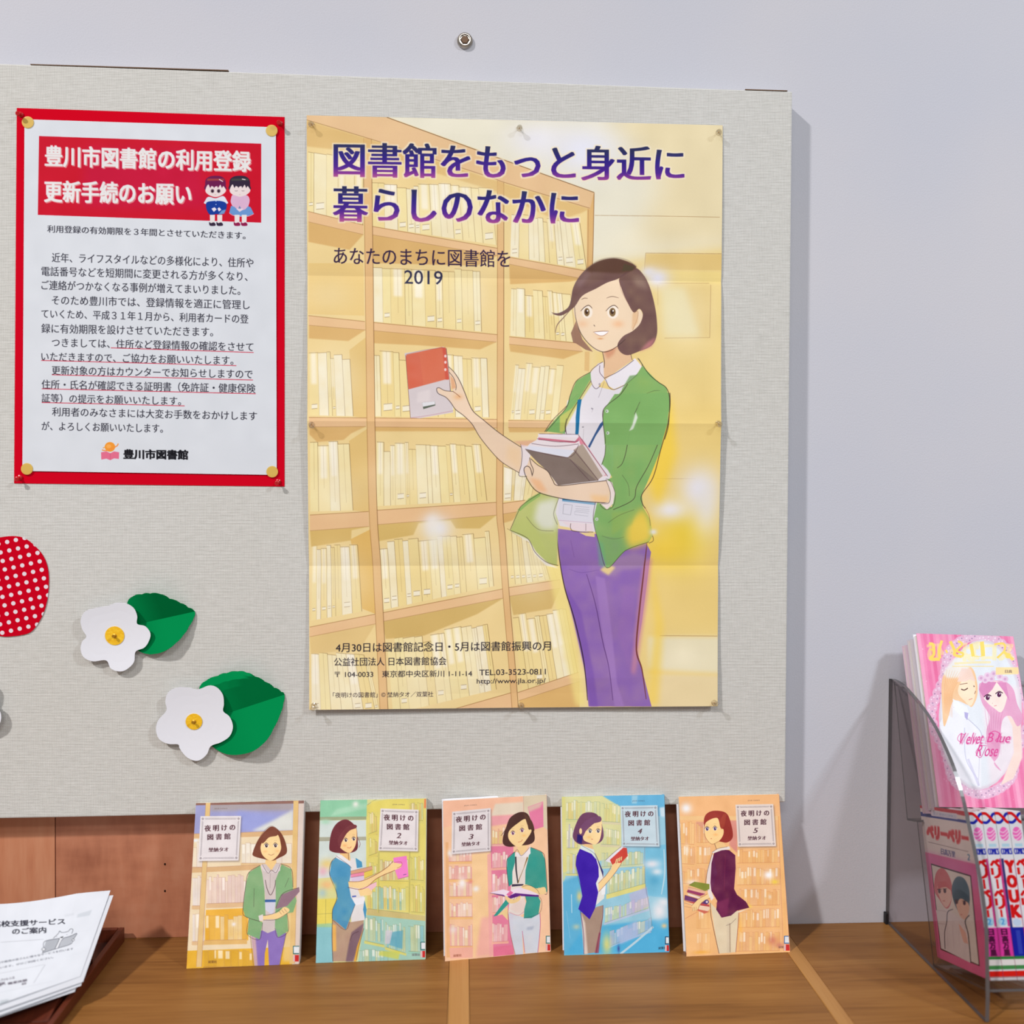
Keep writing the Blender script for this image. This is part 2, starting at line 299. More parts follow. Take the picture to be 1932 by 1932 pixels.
    P([(1130, 980), (1250, 860), (1310, 960), (1335, 1090), (1290, 1150), (1140, 1190), (1110, 1090)], (236, 204, 84), .95, blur=60)
    P([(1000, 900), (1200, 880), (1160, 1000), (1000, 1080)], (150, 182, 96), .6, blur=20); P([(880, 1120), (900, 1330), (960, 1350), (930, 1150)], (104, 176, 134), .5, blur=20)
    P([(1140, 200), (1180, 100), (1220, 90), (1190, 260)], (176, 204, 160), .6, blur=8); C.blob(1335, 1058, 34, 26, (226, 224, 216), 1)
    L([(1465, -60), (1465, 50), (1440, 220), (1390, 400), (1330, 620), (1240, 760), (1245, 830), (1270, 870)], 6, (70, 50, 46), .9); L([(1400, 270), (1300, 510), (1200, 690), (1170, 800), (1010, 880)], 4.5, INK, .85)
    L([(1235, -20), (1190, 130), (1140, 260), (1110, 420), (1080, 510), (1040, 545)], 4.5, INK, .85, taper=.3); L([(930, 80), (925, 170), (945, 330), (940, 440), (915, 520)], 4, INK, .8)
    L([(870, 800), (850, 960), (900, 1160), (965, 1350), (1110, 1210), (1300, 1140)], 4, INK, .75); L([(1330, 1090), (1335, 1130), (1300, 1150)], 4, INK, .8); L([(970, 985), (1060, 925), (1180, 880)], 3, INK, .5); L([(920, 1090), (1010, 1115), (1100, 1100)], 3, INK, .35)
    L([(1270, 870), (1300, 930), (1310, 1010)], 4, (150, 92, 70), .7); L([(1080, 600), (1130, 680), (1140, 770)], 3, INK, .5)
    for x, y in ((957, 90), (963, 262), (878, 956)): C.ell(x, y, 13, 13, (196, 210, 196)); C.ell(x, y, 5, 5, (110, 120, 104), .7)
    P([(1180, 90), (1205, 120), (1170, 220), (1130, 250), (1150, 200)], (226, 230, 224), .8, blur=4)
    # cardigan, left shoulder
    P([(735, -60), (650, 60), (560, 130), (460, 250), (620, 270), (620, 200), (700, 60), (745, -20)], GR, mottle=.1); P([(700, -10), (590, 110), (575, 250), (600, 262), (620, 160), (690, 70)], (216, 202, 100), .9, blur=2)
    L([(720, -50), (620, 60), (520, 160), (455, 255)], 4.5, INK, .85); L([(715, 20), (640, 140), (625, 215), (630, 265)], 4, INK, .8)
    # reaching arm
    C.view(740, 640, 6.44)
    P([(150, 200), (620, 120), (660, 160), (740, 920), (340, 990), (225, 985), (170, 300)], (214, 204, 206)); P([(165, 240), (180, 215), (600, 125), (650, 135), (690, 520), (200, 640)], (212, 104, 78), mottle=.1)
    P([(330, 190), (600, 130), (640, 520), (380, 590)], (216, 120, 90), .6, blur=6); P([(610, 130), (650, 140), (690, 515), (650, 520)], (204, 84, 70), .7)
    for y in (235, 310, 400): C.ell(645, y, 14, 18, (240, 220, 220), .9, blur=3)
    P([(200, 640), (640, 520), (690, 525), (740, 920), (340, 990), (225, 985)], (212, 202, 204), mottle=.1); P([(310, 680), (460, 640), (460, 780), (300, 800)], (226, 216, 216), .7, blur=20)
    P([(365, 800), (520, 785), (525, 835), (380, 880)], (96, 104, 92)); P([(365, 800), (520, 785), (520, 822), (375, 850)], (222, 222, 226)); L([(225, 985), (450, 955), (735, 900)], 8, (196, 150, 160), .8); L([(165, 220), (190, 560), (225, 985)], 5, (110, 66, 60), .8); L([(165, 215), (400, 160), (650, 130)], 4, (130, 90, 84), .7); L([(655, 140), (690, 440), (705, 660)], 6, (80, 44, 44), .85)
    P([(685, 370), (750, 430), (820, 540), (880, 680), (930, 810), (985, 910), (1090, 1000), (1300, 1170), (1560, 1340), (1570, 1500), (1540, 1650), (1330, 1520), (1200, 1390), (1060, 1220), (970, 1070), (870, 960), (770, 890), (700, 790), (640, 730), (560, 680), (540, 630), (570, 620), (620, 645), (700, 665), (740, 665), (700, 560), (690, 430)], SK, mottle=.06)
    P([(705, 470), (750, 520), (775, 620), (720, 640)], (222, 164, 120), .8, blur=4); C.blob(800, 730, 60, 40, (232, 176, 122), .7); P([(1400, 1300), (1560, 1360), (1550, 1620), (1380, 1480)], (238, 204, 160), .6, blur=60)
    L([(685, 365), (750, 430), (815, 530), (880, 680), (930, 810), (985, 910), (1090, 1000), (1300, 1170), (1560, 1340)], 8, INK, .9, taper=.2); L([(745, 665), (640, 655), (570, 620), (540, 635), (560, 690), (650, 735), (710, 800), (770, 885), (870, 962), (970, 1065), (1060, 1215), (1200, 1390), (1330, 1520), (1540, 1650)], 7, INK, .9, taper=.2)
    L([(690, 430), (745, 500), (775, 590), (770, 650)], 6, INK, .85); L([(740, 668), (780, 695), (825, 735)], 6, (120, 66, 40), .85)
    C.view(920, 760, 4.293)
    P([(265, 355), (330, 370), (345, 420), (320, 600), (250, 610), (270, 480)], (232, 222, 224)); L([(262, 352), (275, 420), (268, 520), (250, 605), (330, 612)], 4, INK, .8); P([(200, 330), (380, 320), (400, 350), (280, 370)], (216, 150, 140), .5, blur=10)
    # carried books
    P([(410, 270), (725, 275), (750, 300), (965, 610), (900, 640), (560, 685), (480, 570), (300, 390), (335, 350), (390, 320)], (232, 222, 226))
    P([(400, 270), (720, 276), (724, 300), (410, 290)], (236, 228, 236)); P([(405, 300), (700, 330), (735, 290), (735, 325), (700, 345), (405, 318)], (206, 120, 140)); P([(728, 285), (765, 320), (960, 605), (920, 610), (740, 350)], (222, 140, 158))
    P([(730, 370), (760, 350), (930, 605), (885, 640), (690, 400)], (176, 160, 146)); P([(760, 350), (790, 370), (950, 600), (925, 610)], (226, 214, 216))
    P([(330, 365), (700, 405), (640, 460), (300, 392)], (222, 224, 236)); P([(300, 395), (645, 460), (890, 645), (565, 684), (480, 570), (400, 500)], (126, 110, 102), mottle=.08); P([(645, 460), (705, 400), (890, 640), (880, 650)], (150, 134, 120))
    for q in ([(410, 270), (725, 275)], [(395, 310), (560, 335), (725, 330)], [(350, 348), (540, 370), (730, 352)], [(300, 392), (640, 460), (730, 360)], [(725, 275), (840, 440), (965, 612)], [(690, 400), (790, 520), (890, 645)], [(660, 475), (820, 650)]): L(q, 3.5, (86, 60, 70), .85)
    # holding arm and hand
    P([(335, 460), (370, 500), (480, 570), (520, 640), (565, 686), (900, 650), (965, 640), (985, 720), (970, 825), (850, 815), (570, 785), (400, 735), (330, 650), (290, 560), (320, 510)], SK, mottle=.06)
    P([(330, 620), (400, 730), (480, 740), (420, 640)], (238, 180, 130), .7, blur=26); P([(820, 760), (970, 770), (965, 830), (850, 815)], (240, 194, 134), .7, blur=30)
    L([(335, 460), (345, 510), (365, 560), (355, 610)], 5, INK, .85); L([(355, 600), (340, 545), (310, 530), (290, 560), (320, 640), (400, 735), (570, 785), (760, 812), (975, 826)], 5.5, INK, .9); L([(345, 470), (400, 520), (480, 570), (520, 640), (565, 686), (760, 668), (965, 645)], 5, INK, .9)
    P([(955, 640), (1000, 660), (1025, 740), (1010, 830), (960, 880), (905, 830), (975, 822), (985, 730)], (236, 222, 218)); L([(950, 640), (985, 740), (975, 825), (905, 835), (950, 878), (1010, 850), (1025, 750), (985, 650), (950, 632)], 3.5, INK, .8)
    # head
    C.view(960, 460, 5.084)
    C.poly([(590, 880), (640, 760), (700, 940), (800, 1060), (730, 1040), (640, 980), (610, 970)], (150, 112, 96), .9, blur=2)
    P([(890, 1040), (1040, 980), (1160, 1090), (1170, 1140), (920, 1320), (860, 1230), (905, 1180)], (228, 190, 152)); P([(900, 1050), (1030, 1000), (1000, 1080), (940, 1130)], (206, 140, 108), .7, blur=24)
    C.poly([(620, 620), (720, 440), (1050, 350), (1150, 560), (1190, 680), (1250, 650), (1278, 720), (1250, 800), (1180, 860), (1040, 1000), (870, 1060), (770, 990), (680, 870), (635, 750)], (240, 216, 186), sm=True)
    C.blob(700, 790, 60, 40, (238, 190, 150), .6); C.blob(1040, 790, 60, 40, (238, 184, 140), .7); C.blob(860, 900, 60, 30, (240, 196, 150), .5)
    P([(1060, 340), (1200, 250), (1290, 320), (1345, 430), (1390, 600), (1412, 760), (1410, 900), (1360, 1000), (1230, 1060), (1130, 1092), (1060, 1060), (1035, 990), (1090, 910), (1180, 860), (1250, 790), (1278, 700), (1245, 645), (1190, 680), (1130, 580), (1080, 460)], HA, sm=True, mottle=.15)
    P([(1050, 350), (1180, 270), (1215, 235), (1120, 185), (1000, 158), (860, 185), (740, 260), (660, 350), (610, 450), (590, 560), (560, 640), (480, 690), (410, 690), (500, 710), (620, 630), (700, 520), (830, 450), (940, 390)], HA, sm=True, mottle=.12)
    P([(740, 260), (860, 185), (1000, 158), (1120, 182), (1215, 235), (1180, 275), (1060, 300), (860, 290), (760, 284)], (92, 64, 50), .8, sm=True, blur=18); P([(1100, 210), (1200, 240), (1180, 275), (1080, 280)], (84, 74, 54), .8, blur=8)
    P([(1180, 340), (1300, 330), (1330, 460), (1220, 420)], (160, 136, 120), .6, blur=40); P([(1330, 960), (1405, 920), (1360, 1010), (1240, 1060)], (208, 134, 140), .7, blur=24); P([(640, 400), (740, 290), (780, 300), (680, 440)], (150, 124, 130), .5, blur=40)
    L([(600, 560), (560, 640), (470, 690), (405, 680)], 7, (110, 88, 90), .9, taper=.6); L([(600, 640), (520, 730), (460, 800), (440, 880)], 9, (128, 100, 92), .9, taper=.7)
    L([(590, 600), (620, 440), (720, 290), (850, 180), (1000, 152), (1130, 172), (1215, 240)], 3, (120, 110, 110), .7)
    L([(625, 620), (640, 750), (690, 890), (780, 1000), (880, 1058), (960, 1050), (1040, 1000), (1110, 940)], 6, INK, .85, taper=.4); L([(1060, 350), (1070, 460), (1130, 580), (1190, 680)], 3, (150, 96, 80), .6)
    L([(1190, 690), (1230, 670), (1225, 740), (1180, 850)], 3.5, (140, 90, 60), .8); P([(1180, 690), (1230, 670), (1230, 780), (1170, 850)], (226, 180, 132), .6, blur=12)
    L([(890, 1060), (908, 1150), (905, 1215)], 6, INK, .85, taper=.3); L([(1160, 1080), (1175, 1140)], 5, INK, .8)
    # plain face
    for x, y, rx, ry in ((743, 678, 26, 40), (988, 678, 30, 42)):
        C.ell(x+4, y, rx+24, ry+20, (248, 240, 230), .8, blur=4); C.ell(x, y, rx, ry, (134, 106, 70)); C.ell(x-2, y-4, rx*.55, ry*.55, (70, 50, 40)); C.ell(x+6, y-14, 7, 9, (252, 250, 246))
        L([(x-rx-34, y-10), (x-rx+6, y-50), (x+20, y-66), (x+rx+26, y-36)], 7, (70, 50, 46), .9, taper=.5)
    L([(690, 556), (720, 542), (752, 545)], 6, (104, 78, 66), .8, taper=.6); L([(930, 542), (985, 526), (1050, 540)], 6, (104, 78, 66), .8, taper=.6); L([(808, 800), (820, 815)], 6, INK, .8)
    P([(812, 872), (880, 862), (948, 866), (900, 900), (850, 900)], (250, 246, 246), sm=True); L([(802, 870), (880, 862), (952, 862)], 5, (110, 60, 50), .85, taper=.4); L([(815, 878), (860, 902), (905, 902), (945, 872)], 4, (150, 90, 74), .8); C.blob(870, 932, 30, 8, (214, 150, 100), .9)
    # collar
    P([(900, 1160), (850, 1170), (775, 1260), (790, 1370), (825, 1415), (905, 1330)], (230, 222, 226)); P([(910, 1330), (1170, 1150), (1200, 1120), (1265, 1200), (1210, 1290), (1110, 1370), (1000, 1420), (950, 1390)], (234, 230, 236))
    L([(895, 1155), (840, 1190), (775, 1255), (785, 1360), (825, 1415), (870, 1385)], 5, (84, 64, 80), .85); L([(865, 1190), (865, 1260), (920, 1330), (950, 1395), (1000, 1422), (1110, 1372), (1215, 1280), (1270, 1195), (1225, 1120)], 5, (84, 64, 80), .85); L([(910, 1312), (1040, 1250), (1190, 1140)], 5, (84, 64, 80), .85); C.ell(862, 1372, 10, 12, (180, 170, 176)); L([(905, 1350), (880, 1420), (850, 1500)], 3, (100, 90, 100), .6)
    # upper cardigan
    P([(775, 1255), (640, 1340), (580, 1480), (540, 1600), (360, 1820), (520, 1830), (560, 1700), (690, 1480), (780, 1330)], GR, mottle=.1); P([(770, 1330), (690, 1470), (600, 1600), (480, 1680), (480, 1830), (520, 1820), (640, 1600), (790, 1370)], (212, 200, 104), .7, blur=4)
    P([(1270, 1195), (1400, 1330), (1500, 1410), (1526, 1520), (1508, 1740), (1448, 1950), (910, 1950), (890, 1700), (905, 1600), (1060, 1450), (1110, 1380), (1210, 1290)], GR, mottle=.12)
    P([(1150, 1290), (1080, 1410), (1060, 1480), (1110, 1380), (1230, 1280)], (100, 150, 80), .7, blur=3)
    L([(1235, 1125), (1330, 1270), (1420, 1350), (1500, 1410), (1528, 1520), (1515, 1760), (1480, 1900)], 7, (54, 60, 40), .9, taper=.2); L([(1130, 1370), (1050, 1480), (905, 1600), (890, 1720), (910, 1870), (915, 1940)], 5, INK, .85); L([(775, 1255), (640, 1340), (580, 1480), (540, 1600), (350, 1825)], 5, INK, .85); L([(780, 1340), (690, 1480), (560, 1690), (530, 1830)], 5, INK, .8)
    L([(1245, 1540), (1190, 1660), (1220, 1600)], 4, INK, .6); L([(1310, 1460), (1380, 1435), (1440, 1432)], 4, INK, .5, taper=.6); P([(1205, 1640), (1222, 1690), (1180, 1800), (1140, 1820), (1170, 1760)], (228, 232, 226), .85, blur=3)
    for x, y in ((930, 1630), (938, 1838)): C.ell(x, y, 16, 16, (206, 218, 206)); C.ell(x-4, y, 6, 7, (90, 110, 84), .8)
    P([(652, 1520), (690, 1515), (660, 1690), (656, 1850), (630, 1850), (632, 1690)], (34, 112, 160)); P([(885, 1725), (892, 1760), (800, 1900), (785, 1935), (775, 1925)], (60, 92, 140)); L([(545, 1700), (530, 1780), (545, 1850)], 5, INK, .8)
    L([(800, 1600), (785, 1640)], 3, (150, 140, 150), .6); C.ell(792, 1608, 7, 7, (160, 156, 166)); C.ell(698, 1782, 7, 7, (160, 156, 166))
    # lettering
    C.view(0, 0, 1)
    g = [(0, (44, 48, 90)), (.3, (48, 36, 128)), (.62, (78, 38, 142)), (.82, (140, 62, 150)), (1, (206, 108, 138))]
    C.text('図書館をもっと身近に', 631.4, 303.5, 1288.7, 312, 66, 0, bx=3.6, by=.8, grad=g, halo=(240, 228, 200))
    C.text('暮らしのなかに', 630.4, 387.6, 1089.8, 395.6, 67, 0, bx=3.6, by=.8, grad=g, halo=(240, 228, 200))
    C.text('あなたのまちに図書館を', 630.4, 485.7, 962, 492, 33, (52, 36, 66), bx=.5)
    C.text('2019', 763, 526, 834.7, 528, 26, (52, 52, 80), bx=.3)
    K = (38, 34, 44)
    C.text('4月30日は図書館記念日・5月は図書館振興の月', 634.5, 1222, 1038, 1219, 18, K, bx=.3)
    C.text('公益社団法人 日本図書館協会', 631.4, 1248.6, 842, 1247, 15.5, K, bx=.2)
    C.text('〒 104-0033　東京都中央区新川 1-11-14', 632.5, 1271.6, 890, 1270, 12.5, K, bx=.1)
    C.text('TEL.03-3523-0811', 904, 1268.5, 1028.6, 1266.8, 10.5, K, bx=.1); C.text('http://www.jla.or.jp/', 899, 1286, 1028.6, 1284.6, 12, K)
    C.text('「夜明けの図書館」© 埜納タオ／双葉社', 629.4, 1310, 817.4, 1308.5, 10, (60, 50, 56))
    C.grain(.008, .015, 60)
    return C
# ---------------------------------------------------------------- notice print
def paint_notice():
    C = Canvas([(46.4, 225.8), (520.3, 241.7), (522.6, 896), (43, 889)], 960, 1350, (214, 219, 226), 5)
    P, L = C.poly, C.line; K = (46, 46, 58)
    C.view(0, 180, 3.45)
    P([(255, 266), (1700, 318), (1700, 824), (248, 772)], (198, 8, 40)); P([(560, 340), (1300, 360), (1350, 740), (520, 720)], (192, 16, 74), .5, blur=60)
    for t, x0, y0, x1, y1, h in (('豊川市図書館の利用登録', 295, 392, 1630, 432, 132), ('更新手続のお願い', 292, 620, 1243, 640, 136)):
        C.text(t, x0+7, y0+7, x1+7, y1+7, h, (216, 140, 140), .9, bx=8, by=6); C.text(t, x0, y0, x1, y1, h, (226, 226, 226), bx=8, by=6)
    C.text('利用登録の有効期限を３年間とさせていただきます。', 310, 862, 1598, 908, 48, K, bx=1.6)
    def row(t, x0, y0, x1, y1, h=62): C.text(t, x0, y0, x1, y1, h, K, bx=1.0)
    row('近年、ライフスタイルなどの多様化により、住所や', 340, 1048, 1650, 1084)
    row('電話番号などを短期間に変更される方が多くなり、', 272, 1136, 1612, 1172)
    row('ご連絡がつかなくなる事例が増えてまいりました。', 272, 1226, 1565, 1262)
    # two small painted children in front of the red panel
    C.view(370, 310, 14.86)
    F = (228, 214, 214)
    for hair, x, top, face in (((104, 20, 76), 545, 330, True), ((46, 34, 56), 1225, 330, False)):
        P([(x-290, 560), (x-270, 420), (x-160, 340), (x, 320), (x+160, 340), (x+270, 430), (x+290, 600), (x+270, 700), (x-270, 710)], hair, sm=True)
        P([(x-280, 700), (x-200, 560), (x-60, 620), (x+60, 600), (x+180, 570), (x+290, 700), (x+270, 780), (x+150, 870), (x, 910), (x-150, 870), (x-260, 790)], F, sm=True)
        for k in range(4): P([(x-200+k*110, 540), (x-70+k*110, 540), (x-150+k*110, 660)], hair)
        P([(x-230, 400), (x+240, 400), (x+250, 450), (x-240, 460)], (170, 74, 60) if face else (70, 74, 64), .8, blur=20); L([(x+100, 420), (x+210, 480)] if face else [(x+60, 410), (x+160, 430)], 22, (240, 226, 226))
        if face:
            for e in (-85, 90): C.ell(x+e, 740, 46, 50, (90, 60, 80), blur=8); C.ell(x+e, 748, 30, 34, (40, 16, 34))
        else:
            L([(x-140, 735), (x-95, 742), (x-55, 732)], 10, (90, 70, 80)); L([(x+50, 732), (x+95, 742), (x+130, 732)], 10, (90, 70, 80))
        L([(x-20, 840), (x+20, 840)], 8, (210, 130, 130))
    P([(350, 900), (550, 940), (760, 880), (860, 1000), (850, 1100), (270, 1100), (260, 1000)], (216, 222, 234), sm=True)
    P([(290, 1070), (450, 1020), (700, 1020), (850, 1090), (840, 1260), (740, 1380), (570, 1380), (400, 1400), (300, 1260)], (16, 56, 150), sm=True); P([(720, 1280), (840, 1250), (790, 1370), (620, 1400)], (110, 150, 200), blur=20)
    P([(430, 1230), (520, 1190), (580, 1250), (500, 1320)], (230, 220, 232)); P([(600, 1230), (650, 1190), (710, 1260), (640, 1310)], (230, 220, 232)); C.ell(560, 1020, 14, 14, (200, 220, 250)); C.ell(560, 1115, 14, 14, (200, 220, 250))
    P([(1030, 850), (1225, 900), (1420, 860), (1500, 960), (1480, 1120), (1380, 1300), (1220, 1310), (1100, 1260), (980, 1080), (980, 950)], (214, 176, 206), sm=True); P([(980, 1150), (1080, 1180), (1200, 1300), (1380, 1250), (1460, 1160), (1530, 1190), (1620, 1370), (1440, 1440), (1220, 1450), (1060, 1420), (930, 1340)], (104, 148, 206))
    P([(1130, 1240), (1220, 1180), (1330, 1250), (1220, 1320)], (226, 208, 222)); P([(1220, 1150), (1270, 1230), (1180, 1230)], (120, 130, 170)); L([(930, 1345), (1060, 1420), (1450, 1440), (1620, 1370)], 12, (226, 220, 236))
    for x, c in ((460, (50, 36, 60)), (665, (50, 36, 60)), (1150, (140, 24, 74)), (1350, (140, 24, 74))):
        P([(x-72, 1400), (x+72, 1400), (x+66, 1630), (x-66, 1630)], (226, 220, 220)); P([(x-90, 1600), (x-40, 1630), (x+40, 1610), (x+90, 1660), (x+70, 1705), (x-70, 1700)], c, sm=True)
    C.view(0, 540, 3.45)
    row('そのため豊川市では、登録情報を適正に管理し', 340, 82, 1626, 114)
    row('ていくため、平成３１年１月から、利用者カードの登', 272, 170, 1618, 206, 60)
    row('録に有効期限を設けさせていただきます。', 272, 266, 1388, 290)
    row('つきましては、住所など登録情報の確認をさせて', 340, 358, 1650, 388, 60)
    row('いただきますので、ご協力をお願いいたします。', 272, 450, 1520, 476, 60)
    row('更新対象の方はカウンターでお知らせしますので', 340, 540, 1645, 566, 60)
    row('住所・氏名が確認できる証明書（免許証・健康保険', 274, 632, 1664, 660, 62)
    row('証等）の提示をお願いいたします。', 274, 722, 1180, 742, 60)
    row('利用者のみなさまには大変お手数をおかけします', 342, 812, 1674, 840, 60)
    row('が、よろしくお願いいたします。', 274, 906, 1062, 922, 60)
    for a, b in (((724, 394), (1652, 424)), ((270, 476), (1540, 510)), ((340, 570), (1648, 604)), ((274, 662), (1666, 694)), ((274, 752), (1204, 774))): L([a, b], 4.5, (196, 30, 56), .95, False)
    C.text('豊川市図書館', 808, 1092, 1224, 1096, 62, (22, 22, 28), bx=6, by=4)
    C.ell(718, 1044, 34, 32, (236, 150, 50)); L([(666, 1064), (700, 1068), (760, 1040), (772, 1022)], 7, (236, 140, 60)); L([(672, 1052), (690, 1044)], 5, (236, 150, 50)); C.ell(710, 1040, 16, 13, (250, 190, 120), .5)
    P([(660, 1080), (695, 1074), (720, 1086), (745, 1074), (778, 1080), (776, 1124), (745, 1120), (720, 1132), (695, 1122), (662, 1128)], (222, 110, 140)); L([(720, 1086), (720, 1130)], 3, (190, 80, 110), .7, False)
    C.grain(.006, .012, 50)
    return C
# ---------------------------------------------------------------- comic covers (all five share a framed title plate)
INKB = (70, 48, 52); SKIN = (240, 208, 150)
def plate(C, q, r1, r2, num, au, bg=(226, 220, 222)):
    C.poly([(a[0]+10, a[1]+12) for a in q], (90, 80, 90), .45, blur=16); C.poly(q, bg)
    c = ((q[0][0]+q[2][0])/2, (q[0][1]+q[2][1])/2)
    for k in (.90, .86):
        p = [lerp(c, a, k) for a in q]
        for i in range(4): C.line([lerp(p[i], p[(i+1) % 4], .06), lerp(p[(i+1) % 4], p[i], .06)], 3, (120, 112, 118), .8, False)
    for a in q: b = lerp(c, a, .88); C.ell(b[0], b[1], 10, 10, (130, 120, 126), .9); C.ell(b[0], b[1], 4, 4, bg)
    T = (92, 62, 70)
    C.text('夜 明 け の', r1[0], r1[2], r1[1], r1[3], 60, T, bx=5, by=1); C.text('図 書 館', r2[0], r2[2], r2[1], r2[3], 58, T, bx=5, by=1)
    if num: C.text(num[0], num[1]-18, num[2], num[1]+20, num[2], 50, T, bx=4, shear=.3)
    C.text('埜納タオ', au[0], au[2], au[1], au[3], 42, T, bx=4)
def sticker(C, x, y, c=(60, 110, 110)):
    C.poly([(x-34, y-40), (x+40, y-40), (x+40, y+40), (x-34, y+40)], c, sm=False); C.poly([(x-26, y-32), (x+40, y-32), (x+40, y+30), (x-26, y+30)], (222, 226, 230)); C.poly([(x-34, y+48), (x+40, y+48), (x+40, y+110), (x-34, y+110)], (200, 50, 50)); C.poly([(x-34, y+48), (x-16, y+48), (x-16, y+110), (x-34, y+110)], (226, 220, 220), .8)
def eyes(C, pts, col=(70, 50, 56), r=16):
    for x, y in pts:
        C.ell(x, y, r*1.5, r*1.3, (250, 244, 236), .8); C.ell(x, y, r*.9, r*1.2, col); C.ell(x+4, y-5, 4, 5, (250, 250, 250)); C.line([(x-r*1.6, y-4), (x-r*.2, y-r*1.8), (x+r*1.5, y-6)], 5, (70, 48, 50), .9, taper=.5)
        C.line([(x-r, y-r*3), (x+r, y-r*3.2)], 4, (110, 70, 60), .6, taper=.6)
def shelves(C, x0, x1, ys, cols, board, line, seed, n=10, slope=0, slope1=0, th=22, lw=4):
    for i, (a, b) in enumerate(ys):
        books(C, (x0, a), (x1, a+slope), (x1, b+slope), (x0, b), n, cols, line, seed+i, lw*.8, lab=False, hj=.12)
        C.poly([(x0-8, b), (x1+8, b+slope1), (x1+8, b+slope1+th), (x0-8, b+th)], board, .95); C.line([(x0, b), (x1, b+slope1)], lw, line, .7, False)
    return C
def cover1():
    C = Canvas([(370.5, 1516.4), (579, 1509.5), (566, 1819), (351.8, 1828)], 460, 680, (232, 214, 180), 11); C.view(340, 1480, 5.085); P, L = C.poly, C.line
    P([(140, 170), (1230, 140), (1200, 460), (130, 500)], (158, 160, 204)); P([(300, 180), (1110, 160), (1100, 250), (300, 260)], (170, 160, 160), .9, blur=30)
    P([(560, 250), (1100, 330), (1110, 450), (560, 450)], (150, 160, 220), .7, blur=40); P([(900, 350), (1110, 240), (1110, 450), (700, 450)], (224, 226, 214), .9, blur=30)
    P([(1160, 170), (1225, 170), (1150, 1740), (1060, 1740)], (216, 200, 190)); br = (176, 130, 110)
    shelves(C, 600, 1090, [(560, 760)], [(228, 222, 210), (226, 214, 206)], (222, 190, 140), br, 31, 8, 0, 0, 40)
    shelves(C, 120, 230, [(560, 800), (880, 1170), (1230, 1510)], [(226, 218, 216), (232, 220, 200)], (220, 184, 140), br, 41, 3, 0, 0, 36)
    shelves(C, 260, 640, [(870, 1150)], [(228, 206, 200), (222, 196, 196), (230, 212, 190)], (220, 184, 140), br, 51, 14, -14, -14, 44)
    P([(250, 1210), (660, 1190), (660, 1500), (240, 1510)], (232, 178, 70)); shelves(C, 240, 640, [(1260, 1500)], [(232, 214, 176), (228, 180, 84), (226, 170, 60)], (222, 180, 110), br, 61, 9, -10, -10, 44)
    P([(60, 1600), (1100, 1560), (1080, 1760), (50, 1780)], (228, 178, 60)); shelves(C, 230, 700, [(1590, 1750)], [(224, 176, 70), (214, 166, 60)], (200, 150, 50), br, 71, 10); P([(1010, 1130), (1130, 1100), (1110, 1700), (1000, 1700)], (226, 196, 130), .8, blur=20)
    for a, b in (((130, 480), (250, 478)), ((590, 465), (1110, 440)), ((110, 810), (780, 775))): P([a, b, (b[0], b[1]+46), (a[0], a[1]+46)], (214, 176, 130)); L([a, b], 4, br, .6)
    P([(155, 185), (1225, 150), (1225, 178), (155, 206)], (140, 104, 96)); L([(160, 200), (1110, 170)], 4, br, .5)
    P([(252, 182), (298, 180), (205, 1752), (155, 1754)], (224, 192, 134)); L([(298, 180), (205, 1752)], 4, br, .8, False); L([(252, 182), (155, 1752)], 4, br, .6, False)
    P([(1112, 155), (1162, 152), (1110, 1720), (1060, 1722)], (222, 188, 126)); L([(1162, 152), (1110, 1720)], 4, br, .6, False)
    C.blob(518, 1345, 22, 22, (236, 232, 232)); C.blob(150, 545, 40, 16, (226, 232, 240))
    G = (128, 172, 122)
    P([(690, 1450), (800, 1400), (930, 1380), (1030, 1430), (980, 1640), (960, 1740), (860, 1740), (850, 1490), (820, 1620), (815, 1740), (720, 1740)], (140, 116, 186)); P([(690, 1460), (720, 1740), (750, 1740), (730, 1460)], (226, 190, 170), .7, blur=10); L([(680, 1450), (710, 1740)], 4, INKB, .7); L([(1030, 1430), (985, 1640), (965, 1740)], 4, INKB, .7)
    P([(790, 770), (980, 760), (950, 1100), (925, 1400), (850, 1430), (790, 1400), (830, 1100)], (206, 194, 192)); P([(808, 1110), (940, 1108), (900, 1260), (806, 1190)], (206, 206, 222)); P([(808, 1110), (940, 1108), (935, 1132), (808, 1134)], (60, 100, 160))
    L([(830, 920), (845, 1000), (880, 1065), (920, 990), (930, 920)], 6, INKB, .8); L([(880, 840), (875, 1000)], 3, INKB, .4)
    P([(780, 780), (670, 850), (640, 960), (610, 1200), (630, 1270), (670, 1290), (650, 1440), (770, 1490), (800, 1330), (780, 1300), (830, 1270), (820, 1000), (800, 860)], G, mottle=.12); P([(990, 770), (1085, 815), (1100, 1000), (1135, 1120), (1100, 1230), (1040, 1240), (1050, 1410), (950, 1470), (920, 1370), (930, 1100), (930, 920)], G, mottle=.12)
    L([(780, 780), (670, 850), (640, 960), (610, 1200), (630, 1270), (780, 1320)], 4.5, INKB, .8); L([(670, 1290), (650, 1440), (770, 1490), (800, 1330)], 4, INKB, .7); L([(980, 765), (1085, 815), (1100, 990)], 4.5, INKB, .8); L([(1040, 1240), (1050, 1410), (950, 1470), (920, 1380)], 4, INKB, .7); L([(720, 1000), (715, 1180)], 4, INKB, .5); L([(1060, 900), (1020, 990)], 4, INKB, .5)
    P([(990, 1060), (1160, 990), (1165, 1030), (1040, 1170), (930, 1200)], (146, 116, 130)); L([(930, 1190), (1000, 1050), (1160, 992)], 5, INKB, .7)
